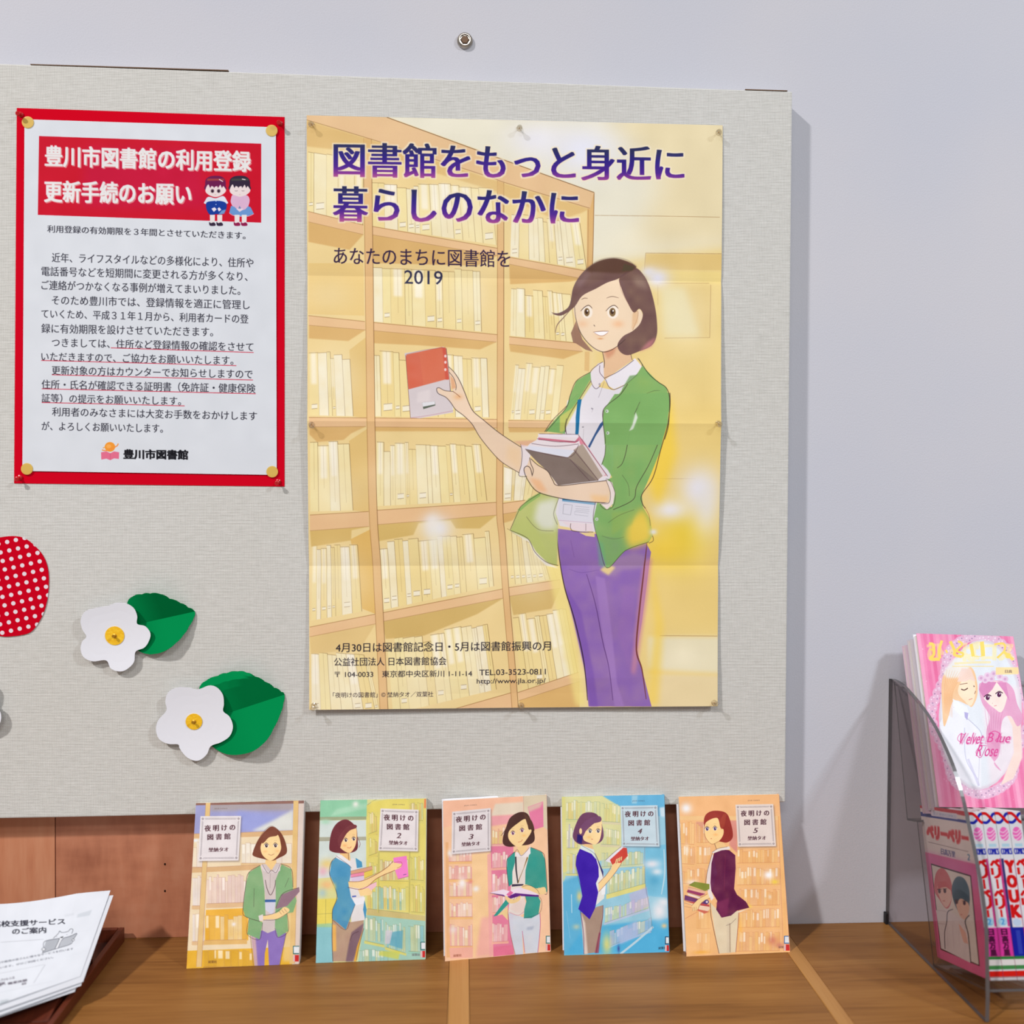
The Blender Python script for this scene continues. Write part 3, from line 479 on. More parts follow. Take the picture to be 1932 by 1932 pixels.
    P([(780, 1270), (850, 1260), (950, 1230), (1010, 1180), (1060, 1200), (1050, 1230), (960, 1290), (830, 1300), (780, 1320)], SKIN, sm=True); P([(760, 1265), (805, 1250), (805, 1310), (770, 1315)], (226, 216, 214)); L([(805, 1262), (900, 1245), (990, 1190)], 4, INKB, .7); L([(805, 1305), (930, 1300), (1050, 1235)], 4, INKB, .7)
    for k in range(3): L([(960+k*26, 1215-k*10), (985+k*26, 1250-k*12)], 3, INKB, .6)
    P([(838, 700), (935, 700), (940, 750), (890, 830), (830, 760)], (238, 202, 140)); P([(800, 770), (850, 830), (890, 850), (860, 860), (810, 830), (785, 790)], (218, 208, 210)); P([(980, 760), (930, 830), (890, 845), (935, 860), (975, 830)], (218, 208, 210)); L([(800, 770), (855, 855), (890, 825), (935, 850), (975, 770)], 4, INKB, .7)
    P([(830, 450), (760, 540), (715, 640), (715, 690), (820, 720), (900, 735), (960, 710), (1040, 660), (1030, 560), (980, 460), (900, 405)], (122, 70, 54), sm=True); P([(800, 560), (850, 500), (950, 480), (985, 580), (980, 640), (940, 700), (880, 735), (810, 690), (785, 620)], (244, 214, 156), sm=True)
    P([(800, 560), (830, 470), (930, 440), (950, 490), (870, 510), (820, 560)], (126, 74, 58), sm=True); eyes(C, [(843, 590), (932, 588)], r=15); L([(860, 672), (890, 682), (920, 668)], 4, (160, 90, 70), .8); L([(715, 640), (760, 540), (830, 440), (900, 400), (980, 460), (1030, 560), (1040, 650)], 4, (100, 60, 50), .6); C.blob(830, 645, 24, 14, (240, 180, 120), .6); C.blob(950, 640, 22, 14, (240, 180, 120), .6)
    plate(C, [(200, 310), (597, 305), (570, 735), (175, 742)], (240, 537, 428, 414), (268, 490, 512, 502), None, (278, 470, 634, 628)); C.text('双葉社', 270, 1705, 354, 1703, 26, (120, 84, 50), bx=3); C.text('JOUR COMICS', 336, 238, 462, 236, 13, (110, 96, 90))
    sticker(C, 1128, 1590); C.grain(.02, .02, 30); return C
def cover2():
    C = Canvas([(608.5, 1508.5), (811, 1504.6), (804, 1810.4), (595.7, 1817.3)], 450, 680, (214, 214, 150), 12); C.view(580, 1480, 5.084); P, L = C.poly, C.line; LN = (130, 130, 84)
    P([(140, 140), (600, 130), (595, 300), (135, 310)], (146, 204, 168)); P([(300, 230), (600, 170), (600, 220), (240, 300)], (176, 218, 190), .7, blur=20); C.blob(486, 180, 34, 34, (232, 236, 226)); P([(135, 305), (590, 300), (590, 330), (132, 340)], (150, 160, 130), .9); P([(130, 340), (585, 335), (580, 860), (110, 900)], (206, 218, 214)); P([(130, 500), (585, 495), (585, 530), (128, 540)], (170, 170, 150))
    C.blob(190, 350, 60, 30, (176, 216, 190)); C.blob(200, 760, 80, 60, (236, 206, 120), .8); C.blob(160, 830, 50, 50, (224, 160, 180), .7); C.blob(200, 960, 80, 50, (240, 186, 130), .8); C.blob(150, 1040, 50, 50, (150, 190, 220), .6)
    P([(100, 1100), (300, 1090), (290, 1330), (95, 1350)], (228, 210, 96), .9, blur=8); P([(92, 1360), (260, 1360), (250, 1710), (78, 1715)], (140, 196, 204), blur=4); P([(95, 1340), (260, 1330), (260, 1370), (95, 1370)], (160, 200, 150), .9, blur=6); L([(100, 1245), (260, 1235)], 4, LN, .6); L([(185, 1100), (180, 1340)], 4, LN, .6)
    Y = [(222, 210, 130), (214, 206, 120), (218, 190, 120), (206, 216, 170)]; B = [(150, 196, 190), (130, 186, 196), (176, 206, 190), (200, 206, 160)]
    P([(595, 190), (830, 120), (1180, 125), (1150, 1250), (580, 1180)], (220, 208, 116), blur=3); L([(600, 190), (690, 135), (820, 125)], 4, LN, .7); P([(640, 150), (1000, 130), (1000, 230), (620, 260)], (226, 212, 110), .8, blur=8)
    shelves(C, 610, 690, [(250, 470), (500, 680), (740, 900)], Y, (216, 202, 110), LN, 81, 5, 10, -30, 26); shelves(C, 1010, 1140, [(160, 330), (680, 910), (960, 1220)], Y, (214, 204, 120), LN, 91, 8, 0, 10, 26)
    shelves(C, 715, 990, [(710, 920)], [(206, 190, 150), (210, 176, 140), (214, 206, 170)], (220, 206, 110), LN, 99, 10, -10, 6, 26); shelves(C, 590, 990, [(960, 1190)], Y+B, (198, 182, 120), LN, 105, 18, 20, 46, 70); P([(590, 1200), (1150, 1260), (1150, 1320), (590, 1240)], (200, 184, 124), .9)
    P([(560, 1250), (1150, 1310), (1140, 1680), (490, 1700)], (160, 200, 184)); shelves(C, 560, 740, [(1270, 1500)], B, (212, 208, 120), LN, 111, 8, 10, 40, 26); shelves(C, 760, 950, [(1290, 1560)], B, (212, 208, 120), LN, 121, 10, 50, 60, 26); shelves(C, 980, 1130, [(1340, 1600)], B, (150, 200, 180), LN, 131, 6, 10, 10, 26)
    P([(800, 1420), (930, 1400), (920, 1580), (790, 1540)], (96, 166, 190), .8, blur=4); P([(760, 1400), (830, 1400), (800, 1530), (750, 1530)], (206, 200, 210), .8, blur=4); shelves(C, 500, 780, [(1570, 1700)], B, (150, 190, 150), LN, 141, 9, 30, 30, 20); P([(700, 1600), (900, 1600), (880, 1680), (690, 1640)], (204, 206, 90), .8, blur=8)
    for x in (700, 1000): L([(x, 640), (x-12, 1230)], 8, (206, 196, 110)); L([(x+8, 640), (x-4, 1230)], 4, LN, .7)
    P([(1155, 130), (1175, 130), (1172, 220), (1150, 220)], (226, 140, 90))
    BLU = (76, 148, 190)
    P([(250, 1290), (420, 1320), (550, 1290), (545, 1400), (500, 1560), (470, 1700), (370, 1700), (245, 1700), (240, 1500)], (178, 146, 128), mottle=.15); P([(430, 1420), (550, 1330), (500, 1540), (440, 1700), (370, 1700), (400, 1540)], (122, 96, 110), .9, blur=8); P([(245, 1340), (280, 1350), (280, 1600), (245, 1600)], (236, 180, 90), .9, blur=10); P([(540, 1400), (500, 1560), (470, 1700), (450, 1700), (480, 1560)], (226, 170, 60), .9, blur=6); L([(250, 1240), (240, 1450), (245, 1700)], 5, INKB, .85); L([(415, 1500), (440, 1440), (500, 1410)], 4, INKB, .7); L([(550, 1380), (500, 1560), (475, 1690)], 4, INKB, .7)
    P([(400, 720), (460, 700), (500, 800), (560, 1100), (560, 1300), (430, 1320), (420, 1100)], (224, 220, 220)); P([(445, 1090), (565, 1080), (560, 1140), (470, 1160)], (232, 232, 238)); L([(440, 1075), (480, 1070)], 14, (70, 90, 180), .9)
    for q, c in (([(420, 830), (640, 780), (640, 820), (500, 880), (425, 860)], (214, 160, 130)), ([(430, 860), (560, 835), (560, 880), (430, 890)], (232, 140, 170)), ([(430, 890), (560, 870), (560, 920), (440, 925)], (214, 196, 222)), ([(560, 840), (640, 815), (640, 870), (560, 900)], (226, 200, 90)), ([(560, 900), (680, 850), (680, 880), (560, 940)], (222, 206, 150)), ([(500, 1010), (680, 930), (680, 970), (600, 1040)], (236, 190, 200))): P(q, c); L([q[0], q[1]], 3, INKB, .6)
    P([(300, 690), (245, 740), (225, 860), (270, 960), (300, 1090), (250, 1200), (245, 1290), (300, 1330), (375, 1395), (430, 1250), (470, 1150), (430, 1080), (410, 960), (430, 860), (430, 790), (400, 730)], BLU, mottle=.15); P([(480, 700), (540, 740), (545, 790), (490, 800)], BLU); P([(560, 1110), (580, 1200), (565, 1300), (545, 1200)], BLU); L([(300, 690), (245, 740), (225, 860), (295, 1060), (250, 1200), (245, 1290)], 5, INKB, .8); L([(250, 1300), (375, 1395), (430, 1250), (470, 1150)], 4, INKB, .7); C.blob(270, 980, 20, 40, (214, 206, 120), .7)
    P([(405, 930), (520, 930), (660, 870), (780, 800), (850, 740), (920, 750), (930, 790), (870, 820), (770, 850), (680, 900), (600, 970), (520, 1000), (410, 980)], SKIN); P([(500, 1010), (600, 990), (640, 1030), (620, 1060), (520, 1070)], SKIN); L([(410, 930), (530, 925), (660, 870), (780, 795), (840, 735)], 4.5, (130, 60, 40), .9); L([(400, 985), (520, 1005), (600, 970), (690, 895), (860, 820)], 4.5, (130, 60, 40), .9)
    P([(845, 700), (975, 680), (990, 880), (890, 905), (860, 820), (920, 790), (930, 760), (850, 745)], (236, 130, 200)); L([(940, 865), (970, 858)], 6, (80, 60, 120), .8); L([(890, 905), (990, 880)], 3, INKB, .6); L([(850, 745), (920, 740), (925, 775), (880, 800)], 3.5, (150, 70, 50), .8)
    P([(320, 640), (420, 640), (430, 720), (410, 740), (340, 690)], (232, 190, 130)); P([(290, 680), (340, 670), (420, 730), (440, 790), (400, 760), (290, 700)], (228, 226, 228)); L([(290, 680), (400, 760), (440, 800)], 4, INKB, .6); L([(410, 650), (412, 720)], 4, INKB, .8)
    P([(400, 330), (310, 360), (250, 450), (225, 600), (250, 640), (330, 655), (440, 650), (500, 610), (500, 500), (485, 400)], (112, 52, 60), sm=True); P([(340, 560), (400, 460), (480, 410), (495, 470), (480, 580), (430, 650), (380, 640), (330, 600), (315, 560)], (244, 208, 150), sm=True); P([(330, 600), (310, 520), (400, 400), (480, 380), (490, 410), (400, 450), (350, 540)], (120, 60, 66), sm=True)
    eyes(C, [(388, 530), (465, 518)], r=13); L([(400, 600), (425, 605), (440, 590)], 4, (190, 60, 50), .8); L([(500, 500), (525, 560), (515, 600)], 4, (110, 50, 60), .8); C.blob(375, 580, 22, 14, (244, 170, 110), .7)
    plate(C, [(728, 222), (1098, 235), (1085, 638), (700, 630)], (760, 1045, 308, 316), (790, 1003, 398, 402), ('2', 905, 485), (805, 985, 552, 558)); C.text('双葉社', 1012, 1634, 1090, 1634, 26, (110, 110, 110), bx=3); C.text('JOUR COMICS', 845, 185, 965, 188, 13, (110, 96, 90))
    sticker(C, 1130, 1550); C.grain(.02, .02, 30); return C
def cover3():
    C = Canvas([(838.6, 1509), (1028.7, 1504), (1038, 1795), (839.6, 1813.5)], 430, 680, (242, 198, 160), 13); C.view(820, 1480, 5.367); P, L = C.poly, C.line; LN = (190, 110, 120)
    P([(100, 150), (900, 110), (900, 300), (100, 420)], (242, 190, 160)); P([(620, 200), (900, 190), (900, 310), (580, 320)], (226, 216, 196), .9, blur=16); P([(890, 110), (1130, 110), (1130, 470), (900, 300)], (220, 206, 178)); P([(940, 240), (1090, 190), (1095, 440), (990, 470)], (230, 130, 166)); P([(940, 240), (1090, 190), (1060, 250), (950, 290)], (222, 200, 180), .8, blur=20); L([(900, 130), (900, 290)], 3, LN, .6)
    P([(580, 320), (900, 310), (760, 400), (580, 420)], (232, 160, 170), .9, blur=12)
    PK = [(238, 200, 190), (230, 176, 176), (236, 214, 180), (240, 220, 210)]
    shelves(C, 150, 385, [(640, 765), (810, 945), (980, 1120), (1180, 1330), (1400, 1630)], PK, (238, 190, 130), LN, 201, 9, 0, 0, 26); P([(120, 570), (150, 570), (160, 1750), (120, 1750)], (232, 180, 130)); P([(150, 1650), (390, 1640), (390, 1750), (160, 1760)], (236, 178, 160))
    P([(385, 700), (560, 680), (600, 1730), (400, 1750)], (244, 206, 156)); P([(480, 1340), (590, 1330), (600, 1730), (420, 1745)], (240, 176, 170), .8, blur=30); P([(540, 700), (575, 690), (600, 1730), (560, 1740)], (238, 170, 170), .8, blur=6)
    P([(575, 620), (800, 610), (800, 1700), (600, 1740)], (226, 130, 160)); shelves(C, 590, 745, [(430, 600)], [(226, 200, 130), (230, 190, 150)], (236, 180, 170), LN, 211, 6); shelves(C, 590, 745, [(680, 840), (900, 1090), (1120, 1290), (1400, 1590)], PK, (240, 180, 160), LN, 221, 7, -8, -8, 24); P([(600, 1640), (800, 1620), (810, 1720), (600, 1740)], (226, 120, 150))
    P([(1110, 600), (1170, 600), (1175, 1690), (1050, 1700)], (244, 200, 164)); C.blob(285, 985, 40, 60, (244, 240, 240)); C.blob(425, 1045, 36, 34, (244, 240, 238)); C.blob(160, 680, 24, 40, (238, 234, 226)); C.blob(370, 970, 24, 20, (230, 130, 130), .7); C.blob(190, 1460, 40, 40, (236, 226, 230), .7)
    TE = (54, 154, 142)
    P([(750, 1290), (900, 1340), (1060, 1300), (1070, 1400), (1050, 1700), (920, 1710), (890, 1500), (900, 1720), (820, 1725), (770, 1500)], (206, 214, 226), mottle=.1); L([(745, 1280), (770, 1500), (820, 1725)], 4.5, (150, 90, 70), .8); L([(1065, 1300), (1068, 1450), (1045, 1700)], 5, (190, 60, 110), .85); L([(890, 1480), (905, 1600), (915, 1700)], 5, (190, 80, 130), .8); P([(940, 1440), (1010, 1430), (990, 1470), (930, 1470)], (160, 170, 190), .7, blur=12)
    P([(810, 700), (960, 680), (930, 860), (920, 1000), (910, 1150), (910, 1300), (860, 1330), (750, 1290), (790, 900)], (230, 220, 214)); P([(820, 1180), (910, 1140), (930, 1230), (900, 1300), (830, 1290), (760, 1250)], (232, 214, 206)); L([(760, 1290), (850, 1320), (910, 1280)], 5, (210, 130, 150), .8)
    P([(815, 730), (830, 730), (835, 860), (850, 990), (840, 1000), (820, 860)], (60, 60, 66)); P([(935, 730), (945, 745), (860, 960), (850, 1000), (845, 980), (900, 850)], (140, 110, 60)); P([(785, 1005), (900, 1005), (900, 1020), (785, 1030)], (70, 60, 80))
    P([(815, 680), (740, 750), (735, 850), (755, 1030), (790, 1000), (790, 880), (815, 790)], TE); P([(970, 640), (1080, 690), (1110, 760), (1125, 960), (1135, 1080), (1115, 1100), (1050, 1040), (1040, 1120), (1070, 1180), (1050, 1310), (980, 1350), (905, 1350), (910, 1260), (930, 1180), (915, 1120), (920, 870), (950, 740)], TE, mottle=.12); P([(735, 1150), (755, 1200), (640, 1320), (600, 1330), (680, 1220)], TE); P([(745, 1230), (745, 1370), (690, 1310), (640, 1320)], (236, 206, 150))
    L([(970, 640), (1080, 690), (1112, 770), (1135, 1080), (1110, 1110)], 4.5, INKB, .8); L([(815, 680), (740, 750), (735, 870), (755, 1020)], 4.5, INKB, .8); L([(930, 1110), (1070, 1150), (1060, 1300), (905, 1350)], 4, INKB, .6)
    P([(565, 1088), (700, 1055), (760, 1075), (850, 1040), (1000, 1060), (1050, 1115), (740, 1130)], (236, 220, 236)); P([(565, 1090), (740, 1130), (820, 1095), (1055, 1120), (1050, 1135), (860, 1125), (760, 1155), (700, 1110)], (96, 40, 130)); P([(730, 1110), (770, 1070), (800, 1090), (760, 1130)], (220, 110, 160)); L([(565, 1090), (740, 1135)], 4, INKB, .6)
    P([(880, 1040), (910, 1010), (960, 1020), (1030, 1050), (1110, 1040), (1120, 1100), (1060, 1110), (960, 1070)], SKIN, sm=True); P([(720, 1120), (800, 1160), (870, 1120), (860, 1170), (790, 1200), (740, 1180)], SKIN, sm=True)
    for k in range(3): L([(800+k*26, 1165-k*14), (822+k*26, 1130-k*6)], 3.5, (150, 80, 50), .7)
    L([(890, 1030), (960, 1020), (1030, 1060), (1060, 1110)], 4, INKB, .6)
    P([(840, 620), (930, 610), (930, 660), (880, 740), (840, 690)], (240, 206, 150)); P([(820, 680), (850, 690), (880, 720), (940, 670), (965, 620), (970, 700), (930, 740), (830, 730)], (236, 228, 230)); L([(815, 690), (840, 660), (880, 722), (960, 640)], 4, INKB, .6)
    P([(860, 290), (770, 340), (730, 430), (700, 520), (700, 600), (760, 630), (860, 620), (960, 610), (1010, 560), (985, 420), (940, 310)], (80, 52, 48), sm=True); P([(760, 470), (840, 400), (920, 360), (950, 460), (975, 460), (970, 500), (900, 600), (850, 635), (790, 600), (750, 540)], (246, 214, 156), sm=True); P([(900, 300), (980, 380), (1005, 480), (950, 440), (920, 360)], (90, 60, 50), sm=True)
    L([(740, 430), (700, 490), (675, 520)], 6, (90, 64, 60), .8, taper=.6); eyes(C, [(796, 495), (886, 470)], (110, 60, 100), 14); L([(845, 585), (875, 580), (890, 560)], 4, (190, 80, 60), .8); C.blob(905, 520, 24, 14, (246, 190, 110), .7)
    plate(C, [(190, 265), (575, 240), (575, 668), (180, 692)], (228, 523, 345, 325), (263, 487, 434, 422), ('3', 380, 520), (283, 467, 595, 588)); C.text('双葉社', 190, 1732, 275, 1726, 26, (150, 90, 70), bx=3); C.text('JOUR COMICS', 310, 210, 438, 206, 13, (110, 96, 90))
    sticker(C, 1158, 1570); C.grain(.02, .02, 30); return C
def cover4():
    C = Canvas([(1057.7, 1503), (1249.6, 1498.6), (1262.6, 1796.7), (1064.2, 1803)], 430, 680, (150, 200, 220), 14); C.view(1040, 1480, 5.368); P, L = C.poly, C.line; LN = (120, 150, 130)
    P([(90, 110), (700, 110), (700, 700), (90, 900)], (216, 216, 160), blur=8); P([(500, 110), (1130, 100), (1140, 330), (680, 220)], (104, 180, 220), blur=10); P([(800, 110), (860, 110), (850, 190), (800, 190)], (170, 210, 226), .7, blur=10); P([(1080, 230), (1145, 220), (1150, 330), (1090, 320)], (210, 226, 236), .9, blur=14); P([(940, 630), (1160, 600), (1180, 1150), (950, 1120)], (120, 190, 220), blur=8)
    P([(100, 980), (330, 900), (330, 1720), (130, 1730)], (96, 176, 214), blur=30); P([(330, 1450), (1190, 1350), (1195, 1700), (140, 1730)], (84, 176, 220), blur=24)
    Y = [(222, 214, 140), (214, 216, 160), (206, 214, 180), (226, 206, 130)]; V = [(196, 186, 214), (206, 206, 220), (176, 190, 220), (214, 210, 190)]
    shelves(C, 140, 480, [(150, 350)], Y, (206, 212, 150), LN, 301, 14, 20, 10, 26); shelves(C, 495, 680, [(180, 370), (430, 600)], Y, (214, 206, 170), LN, 311, 9, 20, 10, 26); shelves(C, 150, 260, [(400, 640), (690, 900)], Y+V, (216, 210, 140), LN, 321, 5)
    shelves(C, 500, 920, [(690, 830)], Y, (200, 210, 170), LN, 331, 16, -20, -30, 22); shelves(C, 560, 940, [(900, 1110)], Y, (222, 214, 130), LN, 341, 17, -80, -110, 50); shelves(C, 540, 980, [(1250, 1400)], [(206, 212, 160), (190, 206, 200), (196, 186, 214)], (180, 196, 220), LN, 351, 18, -130, -150, 24); shelves(C, 590, 1010, [(1480, 1640)], V, (150, 190, 230), LN, 361, 12, -140, -180, 20)
    P([(780, 1110), (960, 1030), (990, 1230), (830, 1300)], (196, 180, 216), .6, blur=8); P([(650, 1480), (860, 1380), (880, 1540), (700, 1620)], (170, 190, 226), .8, blur=20)
    L([(700, 1720), (860, 1590), (1030, 1440)], 22, (190, 214, 226), .95); L([(935, 630), (945, 990), (990, 1240), (1025, 1460)], 5, (110, 120, 140), .6)
    C.blob(1010, 800, 90, 50, (226, 230, 238), 1); C.blob(1060, 880, 60, 40, (226, 232, 238), .9); C.blob(1090, 1280, 90, 110, (234, 236, 242), 1); C.blob(1130, 1190, 60, 50, (230, 234, 240), .9); C.blob(1140, 1430, 30, 26, (236, 200, 140), .9); C.blob(1040, 970, 70, 60, (90, 170, 206), .8); L([(1130, 650), (1140, 900), (1110, 1110)], 14, (196, 220, 232), .8, taper=.4)
    C.blob(560, 1620, 50, 120, (220, 216, 130), .9); C.blob(680, 1665, 14, 40, (70, 80, 150), .9); C.blob(250, 1440, 40, 30, (200, 206, 170), .7); C.blob(280, 1130, 30, 60, (236, 206, 120), .8); L([(200, 1110), (205, 1300)], 8, (200, 226, 236), .8); L([(150, 1280), (190, 1560)], 8, (160, 206, 232), .8, taper=.6); P([(95, 110), (130, 110), (150, 900), (110, 1000)], (220, 214, 130), .7, blur=8)
    P([(290, 1290), (380, 1330), (450, 1240), (520, 1220), (520, 1350), (470, 1700), (330, 1720), (310, 1450)], (166, 142, 126)); P([(300, 1300), (340, 1400), (370, 1720), (330, 1720)], (222, 206, 196), .9, blur=8); P([(480, 1500), (500, 1500), (480, 1710), (440, 1710)], (150, 70, 90), .8, blur=6); L([(290, 1280), (325, 1500), (330, 1720)], 5, (70, 60, 130), .85); L([(520, 1220), (515, 1350), (470, 1600), (455, 1710)], 5, (110, 50, 80), .85)
    P([(430, 680), (520, 880), (540, 1020), (530, 1150), (450, 1220), (455, 1080)], (226, 226, 222)); P([(435, 690), (520, 880), (520, 940), (490, 850)], (60, 60, 120)); P([(500, 1040), (545, 1020), (540, 1110), (505, 1115)], (236, 238, 240))
    P([(280, 650), (250, 720), (240, 810), (280, 960), (310, 1130), (270, 1260), (385, 1365), (440, 1250), (470, 1090), (445, 1000), (475, 930), (470, 830), (430, 700), (340, 650)], (64, 34, 168)); L([(340, 650), (430, 690), (490, 840), (520, 940)], 4, INKB, .7); L([(245, 720), (245, 850), (300, 1060)], 4, INKB, .5)
    P([(470, 1000), (540, 930), (600, 850), (610, 800), (660, 790), (690, 740), (705, 790), (650, 880), (600, 940), (540, 1010), (475, 1080)], SKIN); L([(470, 1000), (560, 900), (600, 820)], 4, (140, 80, 60), .85); L([(475, 1085), (560, 990), (640, 890), (705, 790)], 4, (140, 80, 60), .85)
    P([(535, 770), (700, 620), (750, 630), (590, 790)], (226, 226, 236)); P([(585, 760), (720, 635), (755, 640), (765, 720), (700, 790), (640, 790), (610, 810)], (206, 70, 60), mottle=.1); L([(535, 770), (620, 690), (700, 625)], 4, INKB, .6)
    for k in range(4): L([(640+k*20, 800-k*12), (655+k*16, 750-k*8)], 10, SKIN); L([(648+k*20, 800-k*12), (663+k*16, 752-k*8)], 3, (130, 70, 50), .8)
    P([(310, 590), (400, 580), (420, 660), (400, 660), (320, 630)], (236, 196, 140)); P([(290, 610), (420, 655), (450, 760), (400, 700), (285, 650)], (216, 228, 228)); L([(290, 610), (420, 690), (450, 760)], 4, (90, 110, 110), .7)
    P([(390, 280), (300, 300), (240, 400), (210, 530), (270, 600), (350, 600), (450, 600), (515, 540), (500, 400), (460, 310)], (112, 70, 100), sm=True); P([(330, 480), (400, 410), (490, 350), (500, 450), (480, 560), (435, 605), (380, 590), (320, 560), (310, 500)], (246, 216, 160), sm=True); P([(310, 520), (290, 420), (380, 340), (480, 320), (490, 370), (400, 400), (345, 460)], (118, 76, 110), sm=True); P([(255, 500), (310, 520), (300, 600), (250, 580)], (40, 30, 110), .9, blur=6); C.ell(288, 470, 14, 30, (246, 216, 160))
    eyes(C, [(383, 470), (465, 468)], (90, 84, 96), 15); L([(395, 550), (412, 552)], 5, (190, 70, 60), .8); L([(500, 400), (520, 520), (470, 590)], 4, (110, 60, 100), .6); C.blob(370, 530, 24, 14, (246, 196, 120), .7)
    plate(C, [(685, 213), (1060, 205), (1085, 625), (705, 620)], (733, 1018, 296, 290), (770, 985, 386, 380), ('4', 885, 468), (795, 975, 545, 542), (196, 216, 226)); C.text('双葉社', 1085, 1660, 1165, 1656, 26, (40, 60, 80), bx=3); C.text('JOUR COMICS', 806, 165, 930, 164, 13, (60, 70, 90))
    sticker(C, 1186, 1580, (40, 60, 90)); C.grain(.02, .02, 30); return C
def cover5():
    C = Canvas([(1279.6, 1503.3), (1467.7, 1500.5), (1490, 1796.7), (1295.4, 1805)], 430, 680, (238, 186, 130), 15); C.view(1260, 1480, 5.368); P, L = C.poly, C.line; LN = (186, 110, 80)
    P([(100, 110), (1120, 110), (1130, 320), (110, 320)], (238, 184, 130), mottle=.2); C.blob(180, 240, 60, 60, (240, 240, 242)); P([(110, 320), (1120, 330), (1140, 370), (110, 360)], (238, 196, 140)); P([(620, 370), (700, 370), (700, 700), (620, 620)], (214, 140, 130), .9, blur=8); P([(280, 380), (390, 380), (390, 560), (290, 590)], (214, 150, 130), .8, blur=8)
    O = [(236, 188, 120), (232, 176, 112), (240, 200, 140), (230, 180, 130)]
    shelves(C, 110, 265, [(370, 600), (620, 800), (850, 1000)], O, (238, 190, 130), LN, 401, 7, 0, 10, 20, 3.2); shelves(C, 290, 430, [(400, 590), (620, 800), (850, 1010), (1240, 1460), (1500, 1700)], O, (238, 190, 130), LN, 411, 6, 0, 0, 20, 3.2); shelves(C, 700, 1130, [(660, 800), (840, 1020), (1060, 1230), (1260, 1450), (1490, 1690)], O, (238, 186, 124), LN, 421, 17, 0, -6, 20, 3.2)
    P([(1110, 330), (1140, 330), (1215, 1700), (1180, 1700)], (238, 184, 120)); L([(1110, 330), (1170, 1690)], 3, LN, .7); C.blob(190, 660, 24, 60, (242, 230, 210), .8); C.blob(240, 990, 60, 30, (240, 230, 220), .8); C.blob(1015, 920, 50, 48, (244, 244, 246)); C.blob(1080, 990, 36, 26, (240, 210, 80), .9); C.blob(1030, 1140, 20, 26, (242, 226, 200), .8); C.blob(1060, 1580, 60, 50, (206, 120, 100), .7); C.blob(1130, 1630, 50, 30, (196, 120, 110), .7)
    P([(180, 1380), (440, 1300), (500, 1700), (200, 1720)], (238, 190, 130), .5, blur=10); L([(175, 1360), (300, 1290)], 4, LN, .7); C.blob(340, 1700, 90, 20, (240, 176, 70), .7); C.blob(700, 1200, 40, 60, (240, 190, 90), .7); C.blob(730, 1450, 30, 120, (240, 180, 80), .6); C.blob(820, 1235, 30, 20, (240, 210, 90), .8)
    P([(430, 1200), (560, 1330), (715, 1280), (715, 1400), (690, 1700), (520, 1715), (470, 1450)], (222, 208, 178), mottle=.08); P([(600, 1400), (640, 1400), (640, 1710), (600, 1710)], (206, 190, 164), .6, blur=10); L([(430, 1200), (440, 1350), (520, 1715)], 5, INKB, .8); L([(718, 1280), (712, 1420), (690, 1700)], 5, (140, 60, 50), .85); L([(628, 1410), (632, 1700)], 5, (110, 80, 60), .8); L([(590, 1430), (640, 1410), (690, 1360)], 4, INKB, .5)
    P([(450, 700), (400, 860), (385, 1060), (440, 1100), (500, 900)], (230, 216, 210)); L([(450, 690), (400, 880), (380, 1010), (400, 1080)], 5, (110, 90, 90), .8)
    for i, (q, c) in enumerate((([(210, 1020), (270, 985), (420, 1010), (420, 1060), (380, 1080)], (132, 140, 60)), ([(205, 1040), (380, 1080), (380, 1110), (200, 1080)], (226, 180, 150)), ([(190, 1090), (330, 1130), (380, 1110), (200, 1065)], (150, 60, 100)), ([(200, 1100), (330, 1140), (325, 1160), (200, 1120)], (236, 216, 206)), ([(170, 1120), (300, 1160), (400, 1180), (400, 1220), (165, 1170)], (110, 60, 110)), ([(165, 1175), (240, 1200), (420, 1260), (420, 1220)], (190, 80, 80)), ([(165, 1200), (240, 1220), (380, 1300), (430, 1260), (420, 1240)], (236, 206, 180)), ([(165, 1235), (240, 1250), (370, 1310), (420, 1290), (380, 1280)], (206, 110, 90)))): P(q, c); L([q[0], q[1]], 3, INKB, .5)
    MA = (90, 26, 68)
    P([(470, 680), (440, 800), (430, 1000), (440, 1080), (500, 1180), (490, 1270), (545, 1350), (640, 1330), (700, 1280), (825, 1250), (790, 1190), (700, 1120), (670, 1060), (685, 850), (680, 720), (620, 670), (540, 660)], MA, mottle=.15); P([(490, 1200), (620, 1150), (600, 1330), (540, 1345)], (130, 50, 90), .7, blur=12); L([(580, 720), (575, 900), (570, 1080)], 4, (150, 60, 80), .5); P([(700, 1290), (825, 1255), (720, 1300)], (232, 216, 196))
    P([(430, 1080), (380, 1130), (310, 1160), (240, 1230), (250, 1285), (300, 1270), (340, 1200), (420, 1150), (450, 1130)], SKIN); P([(400, 1080), (440, 1080), (465, 1150), (440, 1180), (415, 1130)], (232, 222, 216)); L([(400, 1110), (310, 1160), (240, 1230)], 4, (140, 80, 60), .8); L([(430, 1150), (340, 1200), (300, 1275)], 4, (140, 80, 60), .8)
    for k in range(3): L([(255+k*16, 1240), (248+k*18, 1285)], 3, (140, 80, 60), .8)
    C.ell(390, 1190, 26, 22, (80, 60, 120)); C.ell(395, 1190, 12, 12, (220, 200, 210))
    P([(465, 590), (560, 590), (590, 640), (500, 660)], (240, 200, 140)); P([(440, 690), (500, 655), (620, 630), (630, 660), (540, 670), (460, 700)], (232, 222, 214)); L([(470, 600), (490, 660)], 4, INKB, .8); L([(445, 690), (510, 650), (600, 635)], 4, INKB, .6)
